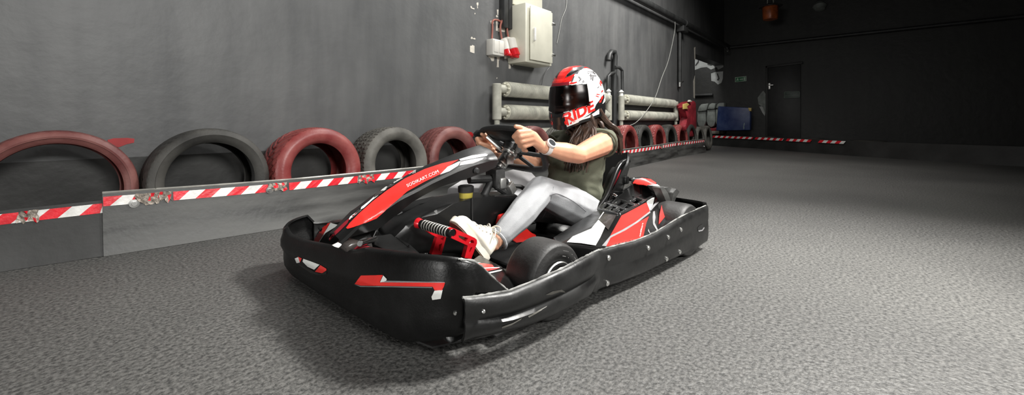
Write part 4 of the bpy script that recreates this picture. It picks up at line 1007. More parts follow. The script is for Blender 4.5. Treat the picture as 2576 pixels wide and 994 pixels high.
obj('bar_grip_rings', bm, M['strip'], pd)
bm = bmesh.new(); cyl(bm, b0-dv_*.01, b0+dv_*.13, .022, 18, .018); obj('bar_end_cap', bm, M['redmetal'], pd)
bm = bmesh.new(); P = [K(u, v, y=.0) for u, v in zz([(110, 590), (170, 520), (300, 440), (320, 500), (300, 560), (230, 600), (130, 620)])]; prism(bm, P, (0, -.03, 0), .006)
kp_('throttle_pedal', bm, M['belt'])
bm = bmesh.new(); cyl(bm, K(1068, 640, y=.04), K(1071, 612, y=.04), .016, 12); tube(bm, [K(1070, 622, y=.04), K(1082, 610, y=.03), K(1094, 606, y=.02)], .008, 8); kp_('pedal_stop', bm, M['chrome'])
# ---- front cowl piece before the near wheel
bm = bmesh.new()
P = [K(1184, 654, y=.40), K(1205, 640, y=.30), K(1246, 664, y=.36), K(1262, 668, y=.42), K(1280, 690, y=.50), K(1296, 722, y=.55), K(1292, 738, y=.60), K(1270, 726, y=.60), K(1225, 686, y=.58)]
prism(bm, P, (-.01, -.01, -.045), .008); fd = obj('front_fender', bm, M['gloss'], kart, angle=35)
tf = bvh(fd)
z2 = lambda p: z3(p, 3.013, 1100, 560)
sticker('fender_sticker', [z2([(285, 310), (350, 312), (415, 322), (430, 340), (340, 342), (320, 330)]), z2([(350, 352), (475, 345), (440, 358), (372, 372)])], tf, M['red'], fd, label='red fender sticker')
sticker('fender_sticker', [z2([(245, 285), (270, 300), (330, 308), (285, 312), (262, 302)]), z2([(375, 382), (490, 358), (492, 366), (385, 392)]), z2([(325, 345), (470, 340), (472, 345), (350, 352)])], tf, M['white'], fd, label='white fender sticker')
# ---- side pods (near one traced, far one its mirror image)
V = dict(a=K(1404, 614, y=.585), b=K(1392, 597, y=.46), c=K(1473, 546, y=.27), d=K(1508, 527, y=.27), e=K(1557, 540, y=.42), f=K(1652, 489, y=.41), g=K(1525, 622, y=.645), g0=K(1497, 621, y=.645),
         i=K(1617, 600, y=.645), j=K(1652, 586, y=.64), k=K(1690, 533, y=.50), l=K(1727, 541, y=.62), m=K(1657, 587, y=.645), c0=K(1478, 560, y=.24), n=K(1664, 478, y=.42))
dn_ = lambda p, d=.12: Vector((p.x, p.y-.02, max(.05, p.z-d)))
def pod(par, mir):
    bm = bmesh.new(); X = {k: bm.verts.new(Vector((p.x, -p.y if mir else p.y, p.z))) for k, p in V.items()}
    for k in 'abcdgijlmk': X[k+'_'] = bm.verts.new(Vector(((dn_(V[k])).x, (-1 if mir else 1)*dn_(V[k]).y, dn_(V[k]).z)))
    X['g0_'] = bm.verts.new(Vector((dn_(V['g0']).x, (-1 if mir else 1)*dn_(V['g0']).y, dn_(V['g0']).z)))
    for fc in ('a b c d e', 'a e g g0', 'e f j i g', 'f n k j', 'k l m j', 'b b_ c_ c', 'c c_ d_ d', 'a a_ b_ b', 'g0 g0_ a_ a', 'g g_ g0_ g0', 'i i_ g_ g', 'j j_ i_ i', 'l l_ m_ m', 'k k_ l_ l', 'm m_ j_ j'):
        try: bm.faces.new([X[t] for t in fc.split()])
        except ValueError: pass
    bmesh.ops.triangulate(bm, faces=[f for f in bm.faces if len(f.verts) > 4])
    o = obj('side_pod', bm, M['gloss'], par, angle=25)
    md = o.modifiers.new('b', 'BEVEL'); md.width = .008; md.segments = 2; md.limit_method = 'ANGLE'; md.angle_limit = math.radians(22)
    return bake(o, 30)
pod_n = pod(kart, False); pod_f = pod(kart, True)
tp = bvh(pod_n); za_ = lambda p: z3(p, 3.3133, 1400, 380); zg = lambda p: z3(p, 4.732, 1480, 430)
stickers_pod = [('white', [za_([(85, 762), (135, 715), (290, 648), (350, 575), (405, 630), (365, 720), (325, 790), (200, 770)]), zg([(178, 492), (190, 494), (132, 575), (122, 575)])], 'white pod sticker'),
 ('brown', [za_([(352, 572), (400, 525), (500, 535), (430, 660), (405, 632)])], 'smoked pod sticker'),
 ('red', [zg([(395, 535), (455, 505), (690, 378), (735, 478), (560, 610), (400, 705), (262, 772)]), zg([(720, 545), (690, 620), (650, 800), (500, 845), (330, 890), (212, 900), (262, 800), (440, 712), (600, 612)])], 'red pod sticker'),
 ('red', [zg([(893, 320), (952, 490), (900, 560), (835, 640), (845, 520), (872, 400)])], 'red rear pod sticker'),
 ('greyvinyl', [zg([(262, 775), (400, 707), (560, 612), (735, 480), (740, 500), (600, 610), (440, 712), (265, 800), (210, 900), (160, 895)])], 'grey pod stripe'),
 ('white', [zg([(692, 372), (720, 340), (790, 310), (770, 400), (735, 478)])], 'white pod flash')]
for mk, pl, lb in stickers_pod:
    s_ = sticker('pod_sticker', pl, tp, M[mk], pod_n, label=lb)
    me = s_.data.copy()
    for v in me.vertices: v.co.y = -v.co.y
    me.flip_normals(); mobj('pod_sticker', me, M[mk], pod_f, angle=60, label=lb)
sticker('pod_sticker', [zg([(770, 490), (790, 480), (800, 560), (790, 620), (825, 700), (815, 715), (770, 640), (765, 560)]), zg([(800, 380), (840, 370), (770, 450), (745, 480), (745, 440)]), zg([(715, 690), (735, 745), (810, 720), (815, 728), (735, 755), (708, 720)])], tp, M['greyvinyl'], pod_n, off=.002, label='crinkled grey film')
lettering('pod_lettering', 'sodikart', zg([(617, 790)])[0], zg([(655, 628)])[0], 3.6, tp, M['white'], pod_n, off=.003)
bm = bmesh.new(); prism(bm, [K(1256, 434, y=-.40), K(1290, 425, y=-.50), K(1338, 434, y=-.52), K(1353, 450, y=-.40), K(1322, 482, y=-.30), K(1262, 474, y=-.30)], (0, -.01, -.05), .008)
obj('pod_top_panel', bm, M['greyvinyl'], pod_f, label='light grey panel of the far side pod')
bm = bmesh.new(); prism(bm, [K(1126, 474, y=-.36), K(1160, 453, y=-.40), K(1205, 447, y=-.42), K(1216, 460, y=-.38), K(1205, 474, y=-.34)], (0, -.01, -.05), .006)
obj('pod_front_panel', bm, M['greyvinyl'], pod_f)
# ---- grille / engine cover
bm = bmesh.new()
G = lambda u, v, y: K(u, v, y=y)
base = [G(1506, 529, .26), G(1557, 542, .42), G(1652, 491, .41), G(1664, 478, .43), G(1655, 462, .38), G(1622, 446, .31), G(1590, 449, .26), G(1545, 490, .25)]
prism(bm, [p+Vector((0, 0, -.03)) for p in base], (0, 0, -.06), .01); eng = obj('engine_cover', bm, M['gloss'], kart, angle=30)
bm = bmesh.new()
def bar(p, q, w=.011, h=.016):
    p, q = Vector(p), Vector(q); d = q-p; M4 = d.to_track_quat('X', 'Z').to_matrix(); box(bm, (p+q)/2, (d.length, w*2, h), .005, M4)
e_ = lambda t: G(1557+95*t, 541-51*t, .42-.01*t); i_ = lambda t: G(1508+80*t, 526-60*t, .26-.1*t)
mid = lambda t, k: i_(t).lerp(e_(t), k)
for k in (0, .33, .66, 1):
    for a, b in ((0, .5), (.5, 1)): bar(mid(a, k), mid(b, k))
for t in (0, .22, .45, .68, 1): bar(i_(t), e_(t), .012, .02)
kp_('engine_grille', bm, M['grille'])
rows = []
for t in [k/10 for k in range(11)]:
    p0 = G(1588+4*t, 461-12*t, .17-.02*t); 
    u = [(1597, 474), (1615, 484), (1652, 490)]
    A_ = [G(1588, 461, .27), G(1604, 463, .31), G(1625, 466, .36), G(1645, 473, .41), G(1660, 484, .45)]
    B_ = [G(1590, 449, .25), G(1606, 445.5, .28), G(1628, 447, .33), G(1650, 459, .39), G(1664, 474, .45)]
    a_, b_ = spline(A_, 3), spline(B_, 3)
    rows.append([x.lerp(y, t)+Vector((0, 0, .012*math.sin(t*PI))) for x, y in zip(a_, b_)])
dome = sheet('rear_fairing', rows+[[x+Vector((-.02, 0, -.05)) for x in rows[-1]]], .006, M['gloss'], kart, angle=40)
td = bvh(dome)
sticker('fairing_sticker', [zg([(520, 160), (555, 110), (640, 85), (740, 100), (820, 150), (800, 160), (710, 170), (690, 190), (850, 240), (840, 260), (640, 190)])], td, M['red'], dome, label='red rear fairing sticker', step=4)
sticker('fairing_sticker', [zg([(700, 172), (820, 160), (860, 195), (800, 200), (740, 195)]), zg([(495, 75), (545, 70), (550, 95), (515, 90)])], td, M['white'], dome, label='white rear fairing sticker', step=4)
bm = bmesh.new()
prism(bm, [G(u, v, .50) for u, v in zg([(845, 200), (900, 190), (955, 260), (985, 400), (1010, 260), (1050, 210), (1095, 250), (1045, 300), (1010, 400), (995, 485), (970, 485), (940, 400), (900, 300)])], (0, -.05, 0), .006)
prism(bm, [G(u, v, .47) for u, v in zg([(880, 190), (960, 195), (1040, 210), (1030, 250), (960, 280), (920, 250)])], (0, -.1, 0), .006)
kp_('wheel_guard', bm, M['belt'], angle=35)
bm = bmesh.new()
box(bm, G(1562, 452, .17), (.05, .10, .05), .012); box(bm, G(1572, 450, .17), (.03, .12, .02), .008); box(bm, (.14, 0, .2), (.2, .5, .12), .03); cyl(bm, (.2, -.1, .16), (.2, -.32, .16), .09)
kp_('engine_block', bm, M['satin'])
# ---- seat shell
prof = [(.86, .095), (.74, .065), (.6, .055), (.48, .06), (.38, .085), (.30, .14), (.24, .22), (.19, .31), (.14, .40), (.09, .48), (.06, .53)]
PS = spline([Vector((a, 0, b)) for a, b in prof], 3); rows = []
for i, p in enumerate(PS):
    t = i/(len(PS)-1); tg = (PS[min(i+1, len(PS)-1)]-PS[max(i-1, 0)]).normalized(); n = Vector((tg.z, 0, -tg.x)) if False else Vector((-tg.z, 0, tg.x))*-1
    if n.z < 0 and n.x < 0: n = -n
    n = Vector((-tg.z, 0, tg.x)); n = n if (n.x > 0 or n.z > .5) else -n
    w = lerp([(0, .17), (.35, .2), (.6, .205), (.85, .19), (1, .13)], t); wing = lerp([(0, .05), (.25, .10), (.45, .17), (.62, .17), (.8, .10), (.93, .05), (1, .02)], t)
    r = []
    for k in range(13):
        s = k/6-1; ss = abs(s); y = w*(math.sin(min(1, ss*1.25)*PI/2))*(1 if s > 0 else -1); o = wing*max(0, (ss-.45)/.55)**1.6
        r.append(p+Vector((0, y*(1+.10*max(0, ss-.8)/.2), 0))+n*o)
    rows.append(r)
seat = sheet('seat', rows, .012, M['gloss'], kart, angle=50)
for sgn in (1, -1):
    bm = bmesh.new()
    g = [K(1500, 530, y=.21), K(1524, 496, y=.21), K(1540, 458, y=.20), K(1551, 430, y=.19), K(1561, 414, y=.185), K(1572, 407, y=.18), K(1579, 406, y=.175)]
    tube(bm, spline([Vector((p.x, p.y*sgn, p.z)) for p in g], 5), [.016+.004*(i/30) for i in range(31)], 12)
    obj('seat_rim', bm, M['gloss'], seat)
P = [K(u, v, y=.2) for u, v in [(1543, 462), (1551, 436), (1560, 420), (1563, 428), (1556, 455), (1546, 470)]]
bm = bmesh.new(); prism(bm, P, (0, -.02, 0), .004); obj('seat_sticker', bm, M['darkred'], seat)
P = [K(u, v, y=.185) for u, v in [(1482, 548), (1510, 522), (1530, 480), (1544, 440), (1556, 420), (1563, 424), (1557, 452), (1547, 470), (1545, 500), (1540, 530)]]
bm = bmesh.new(); prism(bm, P, (0, -.05, 0), .012); obj('seat_wing', bm, M['satin'], seat, angle=35)
bm = bmesh.new(); p = K(1533, 484, y=.2); cyl(bm, p, p+Vector((0, .05, -.02)), .012, 12); cyl(bm, p, p+Vector((0, .015, -.006)), .02, 12); obj('seat_bolt', bm, M['chrome'], seat)
# ================================================================ THE DRIVER
from mathutils import noise
PO = Vector((.42, 0, .10))
per = empty('person', 'person in a red and white helmet, olive shirt and grey jeans steering the go-kart', 'person',
            KLOC+Matrix.Rotation(KROT, 3, 'Z') @ PO, KROT)
OFFS['person'] = tuple(PO)
def PV(p): return Vector(p)-PO
def shift(bm):
    for v in bm.verts: v.co -= PO
HC = Vector((.42, 0, .886)); HR = Matrix.Rotation(math.radians(6), 3, 'Y')
def hl_(p): return HC+HR @ Vector(p)            # head frame -> kart frame
shL, elL, wrL = Vector((.37, .17, .61)), K(1455, 390, y=.265), K(1364, 370, y=.228)
mir = lambda p: Vector((p.x, -p.y, p.z))
RSH = E2*(-.3*.155)+Vector((-.055, .05, -.01))
wrR = mir(wrL)+RSH; elR = K(1345, 416, y=-.27); shR = Vector((.37, -.17, .61))
def hand(bm, tf, w):
    mcp = [K(1331, 331, y=.238), K(1337, 339, y=.243), K(1341, 349, y=.243), K(1343, 360, y=.238)]
    pip = [K(1304, 333, y=.232), K(1309, 344, y=.236), K(1313, 356, y=.235), K(1320, 368, y=.230)]
    dip = [K(1293, 344, y=.205), K(1301, 356, y=.205), K(1308, 367, y=.203), K(1317, 378, y=.202)]
    tip = [K(1306, 353, y=.180), K(1313, 362, y=.180), K(1319, 371, y=.180), K(1325, 380, y=.182)]
    mcp, pip, dip, tip = [[tf(p) for p in l] for l in (mcp, pip, dip, tip)]
    for i in range(4):
        s = [1, 1.03, .98, .85][i]
        chain(bm, [mcp[i], pip[i], dip[i], tip[i]], [.0155*s, .0138*s, .0122*s, .0105*s])
        hull(bm, (w, .027), (mcp[i], .0155))
    hull(bm, (mcp[0], .0145), (mcp[1], .0145), (tf(K(1345, 349, y=.215)), .014), (w, .024)); hull(bm, (mcp[2], .0145), (mcp[3], .0135), (tf(K(1348, 358, y=.212)), .014), (w, .024))
    hull(bm, (mcp[1], .0145), (mcp[2], .0145), (w, .024))
    chain(bm, [w, tf(K(1344, 340, y=.212)), tf(K(1322, 328, y=.207)), tf(K(1307, 321, y=.205)), tf(K(1297, 318, y=.204))], [.024, .0185, .0155, .014, .0105])
bm = bmesh.new()
hand(bm, lambda p: p, wrL); hand(bm, lambda p: mir(p)+RSH, wrR)
chain(bm, [shL, shL.lerp(elL, .45), elL, elL.lerp(wrL, .35), elL.lerp(wrL, .75), wrL], [.072, .064, .048, .051, .038, .030])
chain(bm, [shR, shR.lerp(elR, .45), elR, elR.lerp(wrR, .35), elR.lerp(wrR, .75), wrR], [.070, .062, .046, .049, .037, .030])
hull(bm, (shL, .06), (shR, .06), ((.40, 0, .5), (.10, .14, .09))); hull(bm, ((.40, 0, .5), (.10, .14, .09)), ((.44, 0, .22), (.12, .15, .08)))
hull(bm, ((.365, 0, .66), .055), (hl_((-.02, 0, -.09)), .055))
# head with a face
hull(bm, (hl_((-.02, 0, .05)), (.10, .082, .10)), (hl_((.02, 0, .02)), (.085, .075, .10)))
hull(bm, (hl_((.03, 0, -.02)), (.075, .066, .07)), (hl_((.065, 0, -.10)), (.032, .032, .025)))
chain(bm, [hl_((.105, 0, .015)), hl_((.128, 0, -.03))], [.008, .013]); hull(bm, (hl_((.095, .022, -.072)), .009), (hl_((.102, 0, -.069)), .012), (hl_((.095, -.022, -.072)), .009))
for s in (1, -1):
    hull(bm, (hl_((.098, s*.018, .028)), .010), (hl_((.088, s*.05, .026)), .009)); hull(bm, (hl_((-.005, s*.084, -.005)), (.018, .008, .03)), (hl_((.0, s*.08, -.02)), (.01, .008, .012)))
# legs inside the jeans down to the bare ankles and feet
LEG = [Vector((.48, .11, .2)), Vector((.72, .14, .30)), K(1360, 480, y=.16), Vector((1.08, .18, .295)), K(1240, 613, y=.2)]
LEGR = [Vector((.48, -.11, .2)), Vector((.72, -.16, .23)), Vector((.95, -.2, .26)), Vector((1.14, -.2, .21)), Vector((1.36, -.2, .13))]
FO, FD = K(1215, 657, y=.2), (K(1142, 563, y=.2)-K(1215, 657, y=.2)).normalized(); FU = Vector((-FD.z, 0, FD.x))
FO2, FD2 = Vector((1.40, -.2, .075)), Vector((.55, 0, .83)).normalized(); FU2 = Vector((-FD2.z, 0, FD2.x))
for L_, o, d, u in ((LEG, FO, FD, FU), (LEGR, FO2, FD2, FU2)):
    chain(bm, L_, [.085, .075, .056, .05, .034])
    chain(bm, [L_[-1], o+u*.06+d*.03, o+u*.045+d*.12, o+u*.035+d*.19], [.033, .034, .028, .022])
hull(bm, (LEG[0], .085), (LEGR[0], .085))
for s in (1, -1): hull(bm, (LEG[-1]+Vector((0, .026*s, -.012)), .012), (LEG[-1]+Vector((0, .02*s, .01)), .012))
shift(bm); body = remesh('body', bm, M['skin'], per, .0042, 4)
for s in (1, -1):
    bm = bmesh.new(); bmesh.ops.create_uvsphere(bm, u_segments=14, v_segments=10, radius=.013); bmesh.ops.translate(bm, verts=bm.verts, vec=PV(hl_((.098, s*.033, .008)))); ey = obj('eye', bm, M['white'], per)
    bm = bmesh.new(); bmesh.ops.create_uvsphere(bm, u_segments=12, v_segments=8, radius=.0065); bmesh.ops.translate(bm, verts=bm.verts, vec=PV(hl_((.108, s*.033, .008)))); obj('iris', bm, M['hair'], ey)
# ---- shirt
bm = bmesh.new()
T1, T2, T3 = (((.425, 0, .185), (.15, .195, .05)), ((.455, 0, .36), (.14, .195, .10)), ((.405, 0, .53), (.135, .190, .09)))
hull(bm, T1, T2); hull(bm, T2, T3)
hull(bm, T3, ((.345, .155, .635), (.07, .07, .06)), ((.345, -.155, .635), (.07, .07, .06)))
hull(bm, ((.345, .155, .635), (.07, .07, .06)), ((.345, -.155, .635), (.07, .07, .06)), ((.36, 0, .695), (.065, .085, .02)))
for s in (1, -1):
    hull(bm, ((.500, s*.085, .52), (.075, .08, .075)), ((.43, s*.08, .50), (.09, .09, .10)))
    hull(bm, ((.345, s*.16, .63), (.075, .07, .065)), ((.385, s*.19, .605), (.078, .062, .078)))
shift(bm)
def folds(co, n):
    p = co+PO
    a = noise.noise(Vector((p.x*5+p.z*9, p.y*6, p.z*20-p.x*12)))*.011*max(.25, min(1, (.56-p.z)/.2)) + noise.noise(p*9)*.004
    b = noise.noise(Vector((p.x*14, p.y*14, p.z*34-p.x*10)))*.004
    return a+b
shirt = remesh('shirt', bm, M['shirt'], per, .0055, 6, folds)
lettering('shirt_print', 'Ye', (1406, 487), (1436, 472), 15, bvh(shirt), M['print'], shirt, off=.0025, shear=.3)
# sleeve hems
for s, sh, el in ((1, shL, elL), (-1, shR, elR)):
    d = (el-sh).normalized(); c = sh+d*.035; m4 = axis_mx(c, d)
    bm = bmesh.new(); tube(bm, [m4 @ Vector((.086*math.cos(q), .080*math.sin(q), 0)) for q in [2*PI*k/36 for k in range(36)]], .0065, 8, closed=True)
    shift(bm); obj('sleeve_hem', bm, M['shirt'], shirt)
# ---- jeans
bm = bmesh.new()
hull(bm, ((.45, 0, .2), (.135, .19, .10)), ((.47, 0, .17), (.13, .19, .07)))
RL = [.112, .098, .078, .071, .052]
for L_ in (LEG, LEGR):
    e = L_[:-1]+[L_[-1]+(L_[-2]-L_[-1]).normalized()*.066]
    chain(bm, e, RL)
hull(bm, (LEG[0], .11), (LEGR[0], .11), ((.42, 0, .2), (.12, .19, .09)))
shift(bm)
def creases(co, n):
    p = co+PO
    return noise.noise(Vector((p.x*13+p.z*10, p.y*10, p.z*13-p.x*10)))*.0025+noise.noise(p*6)*.003
jeans = remesh('jeans', bm, M['denim'], per, .005, 5, creases)
tj = bvh(jeans)
for L_ in (LEG, LEGR):
    bm = bmesh.new(); d = (L_[-1]-L_[-2]).normalized(); c = L_[-1]-d*.028
    m4 = axis_mx(c, d); rr = .051
    for q0, rad, off in ((0, .008, 0),): tube(bm, [m4 @ Vector(((rr+.001*k0)*math.cos(q), (rr)*math.sin(q), off)) for k0, q in [(k % 3, 2*PI*k/40) for k in range(40)]], rad, 8, closed=True)
    shift(bm); obj('cuff', bm, M['denim'], jeans)
# side seam seen on the near leg
bm = bmesh.new(); pts = []
for u, v in [(1392, 470), (1386, 500), (1376, 530), (1362, 553), (1330, 578), (1300, 600), (1275, 625)]:
    h = tj.ray_cast(EYE_K-PO, kdir(u, v).normalized())
    if h[0] is not None: pts.append(h[0])
if len(pts) > 2: tube(bm, spline(pts, 5), .0022, 6)
pts = []
for u, v in [(1383, 491), (1400, 487), (1425, 497), (1450, 512), (1474, 532)]:
    h = tj.ray_cast(EYE_K-PO, kdir(u, v).normalized())
    if h[0] is not None: pts.append(h[0])
if len(pts) > 2: tube(bm, spline(pts, 5), .0022, 6)
obj('seam', bm, M['seam'], jeans)
# ---- shoes
for L_, o, d, u in ((LEG, FO, FD, FU), (LEGR, FO2, FD2, FU2)):
    Y_ = Vector((0, 1, 0)); at = lambda a, b, c: o+d*a+Y_*b+u*c
    bm = bmesh.new()
    hull(bm, (at(.035, 0, .04), .040), (at(.03, 0, .085), (.040, .036, .030))); hull(bm, (at(.035, 0, .04), .040), (at(.12, 0, .042), (.042, .043, .038)), (at(.07, 0, .088), (.03, .033, .025)))
    hull(bm, (at(.12, 0, .042), (.042, .043, .038)), (at(.22, 0, .034), (.030, .042, .026))); hull(bm, (at(.13, 0, .06), .026), (at(.08, 0, .095), .024))
    shift(bm); sh = remesh('shoe', bm, M['shoe'], per, .004, 4)
    out = [(-.008, .0), (.0, .028), (.04, .036), (.10, .036), (.17, .046), (.22, .045), (.255, .028), (.265, 0), (.255, -.026), (.22, -.042), (.17, -.042), (.10, -.033), (.04, -.034), (.0, -.026)]
    bm = bmesh.new(); P = spline([at(a, b, 0) for a, b in out], 4, True); prism(bm, P, u*.026, .004); shift(bm); so_ = obj('midsole', bm, M['shoe'], sh)
    bm = bmesh.new(); prism(bm, [p-u*.0015+(at(.12, 0, 0)-p)*.06 for p in P], -u*.004, 0); shift(bm); obj('outsole', bm, M['sole'], sh)
    bm = bmesh.new(); ts = bvh(sh)
    for k in range(5):
        a = .085+.022*k; row = []
        for t in range(9):
            b = -.03+.06*t/8; org = at(a+(.01 if t % 2 else 0)*0, b, .25)-PO; h = ts.ray_cast(org, -u)
            if h[0] is not None: row.append(h[0]+h[1]*.002)
        if len(row) > 3: tube(bm, row, .0042, 6)
    h = ts.ray_cast(at(.08, 0, .3)-PO, -u)
    if h[0] is not None:
        q = h[0]
        for s in (1, -1): tube(bm, spline([q, q+u*.02+Y_*s*.02, q+u*.022+Y_*s*.045-d*.01, q+u*.0+Y_*s*.04-d*.02, q], 4), .003, 6); tube(bm, spline([q, q+Y_*s*.03+u*.008, q+Y_*s*.05-u*.03-d*.01], 4), .0028, 6)
    obj('laces', bm, M['shoe'], sh)
    bm = bmesh.new(); tube(bm, spline([at(-.004, 0, .09)-PO, at(-.02, 0, .10)-PO, at(-.022, 0, .085)-PO, at(-.005, 0, .075)-PO], 4), .003, 6); obj('heel_loop', bm, M['shoe'], sh)
# ---- watch
ad = (wrL-elL).normalized(); wc = wrL-ad*.030; m4 = axis_mx(wc, ad)
bm = bmesh.new(); rows = []
for k in range(33):
    q = 2*PI*k/32; rows.append([(m4 @ Vector((r*math.cos(q), r*.92*math.sin(q), z)))-PO for r, z in ((.0355, -.013), (.0375, -.012), (.0375, .012), (.0355, .013))])
grid(bm, rows); bmesh.ops.remove_doubles(bm, verts=bm.verts, dist=1e-5)
wt = obj('wristwatch', bm, M['watch'], per)
tc_ = (EYE_K-wc).normalized(); nw = (tc_*.75+Vector((.25, .0, .62))); nw = (nw-ad*nw.dot(ad)).normalized()
c = wc+nw*.037-PO
bm = bmesh.new(); lathe(bm, [(0, -.006), (.025, -.006), (.027, 0), (.026, .008), (.021, .0095), (.020, .007), (0, .007)], axis_mx(c, nw), 28); obj('watch_case', bm, M['watch'], wt)
bm = bmesh.new(); lathe(bm, [(0, .006), (.0195, .006), (.0195, .0085), (0, .0085)], axis_mx(c, nw), 28); obj('watch_dial', bm, M['dial'], wt)
# ---- helmet
def hsec(z):
    return lerp([(-.24, .74), (-.2, .82), (-.15, .91), (-.1, .97), (-.05, 1.0), (0, 1.0), (.04, .975), (.08, .92), (.115, .835), (.145, .725), (.17, .585), (.188, .43), (.199, .26), (.204, .0)], z)
def hpt(az, z, off=0):
    s = hsec(z); c, sn = math.cos(az), math.sin(az)
    a = .190 if c > 0 else .192
    chin = max(0, min(1, (-.03-z)/.07))*max(0, c)**3*.026
    brow = .008*max(0, c)**6*max(0, 1-abs(z-.095)/.03)
    e = 2.25; rr = (abs(c/a)**e+abs(sn/.152)**e)**(-1/e)
    r = rr*s+chin+brow+off
    return Vector((r*c, r*sn, z))
def zbot(az): return lerp([(0, -.180), (15, -.177), (45, -.142), (90, -.122), (180, -.105)], abs(math.degrees(az)))
EPA = math.radians(62)
def zup(az): return .075
def zlo(az): a = abs(az)/EPA; return -.078+.036*min(1, a*1.25)
NA, NZ = 180, 110
def hface(az, z, p):
    ad_ = abs(math.degrees(az))
    if z < zbot(az)+.016: return 2
    if -62 < math.degrees(az) < 15 and z < -.06: return 2
    if abs(az) < EPA+.045 and zlo(az)-.012 < z < zup(az)+.010: return 2
    if abs(p.y) < .074+.02*max(0, p.x/.19-.5) and z > .105 and p.x > -.07: return 1
    if ad_ < 24 and z > .07: return 3
    if abs(p.y) < .06 and z > .09 and p.x > 0: return 1
    if ad_ > 95 and z < -.02-(150-ad_)*.0006 and z > zbot(az): return 2
    return 0
bm = bmesh.new(); V2 = []
for j in range(NZ+1):
    row = []
    for i in range(NA):
        az = -PI+2*PI*i/NA; f = (j/NZ); f = f**.85 if f < 1 else 1
        f = 1-(1-j/NZ)**1.0
        zz_ = math.cos(PI*.5*min(1, f*1.9)) if False else 0
        zb = zbot(az)
        z = .204-(.204-zb)*(1-math.cos(f*PI/2))**.9 if f < .999 else zb
        row.append((az, z, bm.verts.new(hpt(az, z))))
    V2.append(row)
for j in range(NZ):
    for i in range(NA):
        q = [V2[j][i], V2[j][(i+1) % NA], V2[j+1][(i+1) % NA], V2[j+1][i]]
        az = q[0][0]+PI/NA; z = sum(t[1] for t in q)/4
        if abs(az) < EPA and zlo(az) < z < zup(az): continue
        if len({t[2] for t in q}) < 4: continue
        p = sum((t[2].co for t in q), Vector())/4
        f = bm.faces.new([t[2] for t in q]); f.material_index = hface(az, z, p)
bmesh.ops.remove_doubles(bm, verts=bm.verts, dist=1e-5)
bmesh.ops.delete(bm, geom=[v for v in bm.verts if not v.link_faces], context='VERTS')
for v in bm.verts: v.co = HC+HR @ v.co-PO
helmet = obj('helmet', bm, [M['hwhite'], M['hred'], M['hblack'], M['darkred'], M['lining']], per)
md = helmet.modifiers.new('s', 'SOLIDIFY'); md.thickness = .024; md.offset = -1; md.material_offset = 4; md.material_offset_rim = 2
bake(helmet, 45)
# smoked visor
rows = []
for j in range(13):
    rows.append([HC+HR @ hpt(az, (zlo(az)-.004)+(zup(az)-zlo(az)+.010)*j/12, .0035)-PO for az in [-EPA*1.05+2*EPA*1.05*i/40 for i in range(41)]])
vis = sheet('visor', rows, .003, M['visor'], per, angle=60)
vis.parent = helmet
for s in (1, -1):
    rows = []
    for j in range(9):
        zz = lambda az: (-.035+.05*max(0, (abs(az)-EPA)/.32)*.6, .082-.012*max(0, (abs(az)-EPA)/.32)); row = []
        for i in range(13):
            az = EPA*1.0+.36*i/12; t = j/8; lo, hi = -.022+.02*(i/12)**2, .082-.02*(i/12)**2
            row.append(HC+HR @ hpt(s*az, lo+(hi-lo)*t, .006*min(1, 1.2-(i/12)**3))-PO)
        rows.append(row)
    vp = sheet('visor_plate', rows, .004, M['watch'], per, angle=50, bev=.0015); vp.parent = helmet
th = bvh(helmet); zh = lambda p: z3(p, 5.233, 1360, 150)
def hs(polys, mk, off=.0015, label=None, name='helmet_graphic'):
    s_ = sticker(name, polys, th, M[mk], helmet, off=off, step=4, label=label)
    me = s_.data.copy()
    for v in me.vertices: v.co.y = -v.co.y
    me.flip_normals(); mobj(name, me, M[mk], helmet, angle=60, label=label)
hs([zh([(325, 240), (350, 195), (395, 150), (460, 105), (545, 85), (585, 95), (530, 130), (500, 165), (490, 190), (440, 190), (390, 215)])], 'hgrey', label='grey brushed patch')
hs([zh([(345, 205), (380, 175), (430, 160), (480, 130), (500, 140), (470, 165), (430, 185), (400, 205), (350, 225)])], 'hblack', .002)
hs([zh([(330, 245), (410, 222), (405, 240), (330, 275), (290, 290), (300, 270)]), zh([(375, 325), (395, 300), (430, 300), (480, 290), (478, 305), (430, 322)])], 'hred', label='red brush marks')
hs([zh(p) for p in ([(430, 220), (448, 222), (420, 295), (402, 295)], [(490, 225), (510, 225), (540, 255), (528, 275), (505, 292), (500, 280), (518, 262)], [(560, 270), (575, 272), (560, 290), (600, 280), (560, 305), (545, 298)],
    [(600, 148), (640, 152), (700, 160), (690, 170), (640, 166)], [(650, 190), (665, 180), (672, 260), (660, 270)], [(690, 170), (705, 175), (735, 190), (730, 200), (700, 190)], [(640, 205), (735, 210), (730, 222), (645, 218)], [(680, 225), (695, 225), (690, 280), (676, 275)], [(712, 140), (722, 145), (690, 185), (680, 180)], [(745, 370), (765, 350), (768, 362), (750, 378)], [(520, 130), (570, 100), (575, 108), (528, 142)], [(615, 170), (640, 180), (636, 190), (618, 182)])], 'hgrey', label='grey graffiti strokes')
hs([zh(p) for p in ([(775, 280), (790, 275), (815, 330), (805, 340)], [(790, 262), (800, 262), (828, 320), (820, 330)], [(770, 300), (778, 298), (800, 345), (790, 348)], [(800, 410), (818, 400), (822, 412), (795, 445)], [(735, 450), (775, 455), (778, 465), (735, 462)], [(725, 472), (765, 485), (762, 495), (725, 482)], [(790, 500), (805, 480), (820, 470), (822, 500), (800, 540)], [(770, 545), (800, 530), (795, 560), (770, 570)])], 'hred', label='red graffiti strokes')
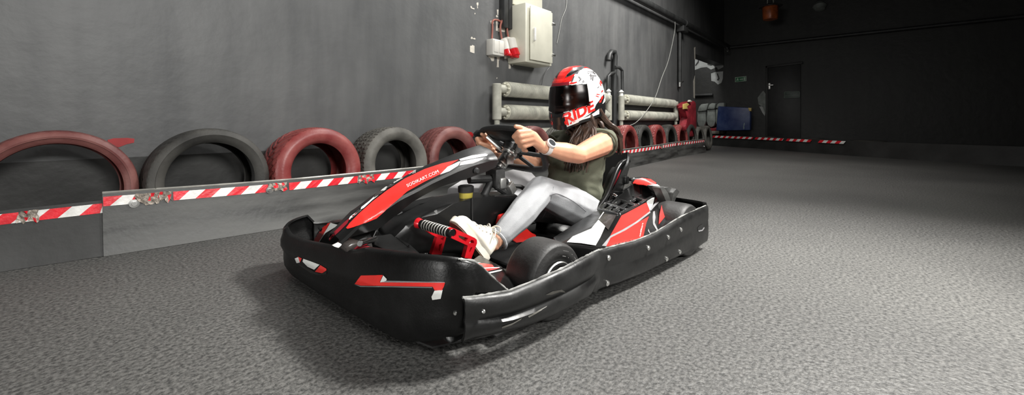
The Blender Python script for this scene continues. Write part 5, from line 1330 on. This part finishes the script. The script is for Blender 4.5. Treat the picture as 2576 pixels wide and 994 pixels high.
hs([zh([(730, 590), (790, 510), (835, 450), (838, 500), (820, 560), (790, 630), (700, 700), (620, 745), (560, 770), (640, 720), (700, 670), (715, 630)])], 'hblack', .0012, label='black lower edge')
hs([zh([(300, 690), (380, 665), (480, 620), (560, 600), (620, 598), (640, 570), (655, 580), (632, 612), (560, 615), (490, 635), (390, 680), (305, 702)])], 'hwhite', .002)
lettering('helmet_lettering', 'RIDE', (1424, 312), (1499, 275), 25, th, M['hred'], helmet, off=.0025, shear=.12, tilt=(.1, -.05), bold=.035)
hs([zh(p) for p in ([(310, 820), (330, 800), (340, 850), (325, 860)], [(345, 845), (365, 825), (375, 860), (355, 868)], [(385, 835), (410, 815), (412, 840), (395, 850)], [(300, 720), (310, 715), (300, 760), (290, 770)], [(430, 815), (470, 800), (430, 830)])], 'hred', label='red brush splashes')
# ---- hair
bm = bmesh.new(); rnd = random.Random(3)
def strand(pts, r0, r1, j=.012):
    q = [Vector(p)+Vector((rnd.uniform(-j, j), rnd.uniform(-j, j), rnd.uniform(-j, j)*.6)) for p in pts]
    P = spline(q, 5); n = len(P); tube(bm, P, [r0+(r1-r0)*(i/(n-1))**1.5 for i in range(n)], 6)
for k in range(64):                      # falling behind the near shoulder
    t = rnd.random()
    strand([(.34+.05*t, .05+.08*t, .82), (.29, .10+.02*t, .745), (.235, .13+.03*t, .695), (.195-.03*t, .145, .64), (.175-.03*t, .14, .60-.07*rnd.random())], .014, .004)
for k in range(80):                      # in front, over the chest
    t = rnd.random()
    strand([(.40+.08*t, .0+.12*t, .82), (.45, .06+.08*t, .735), (.50-.05*t, .05+.10*t, .67), (.55-.05*t, .04+.12*t, .60), (.585-.04*t, .04+.11*t, .52-.08*rnd.random())], .014, .004)
for k in range(60):                      # between helmet and shirt
    t = rnd.random()
    strand([(.46-.1*t, -.08+.16*rnd.random(), .82), (.45-.12*t, -.08+.2*rnd.random(), .72), (.46-.14*t, -.1+.24*rnd.random(), .66)], .02, .010)
shift(bm); obj('hair', bm, M['hair'], per)

rescale()
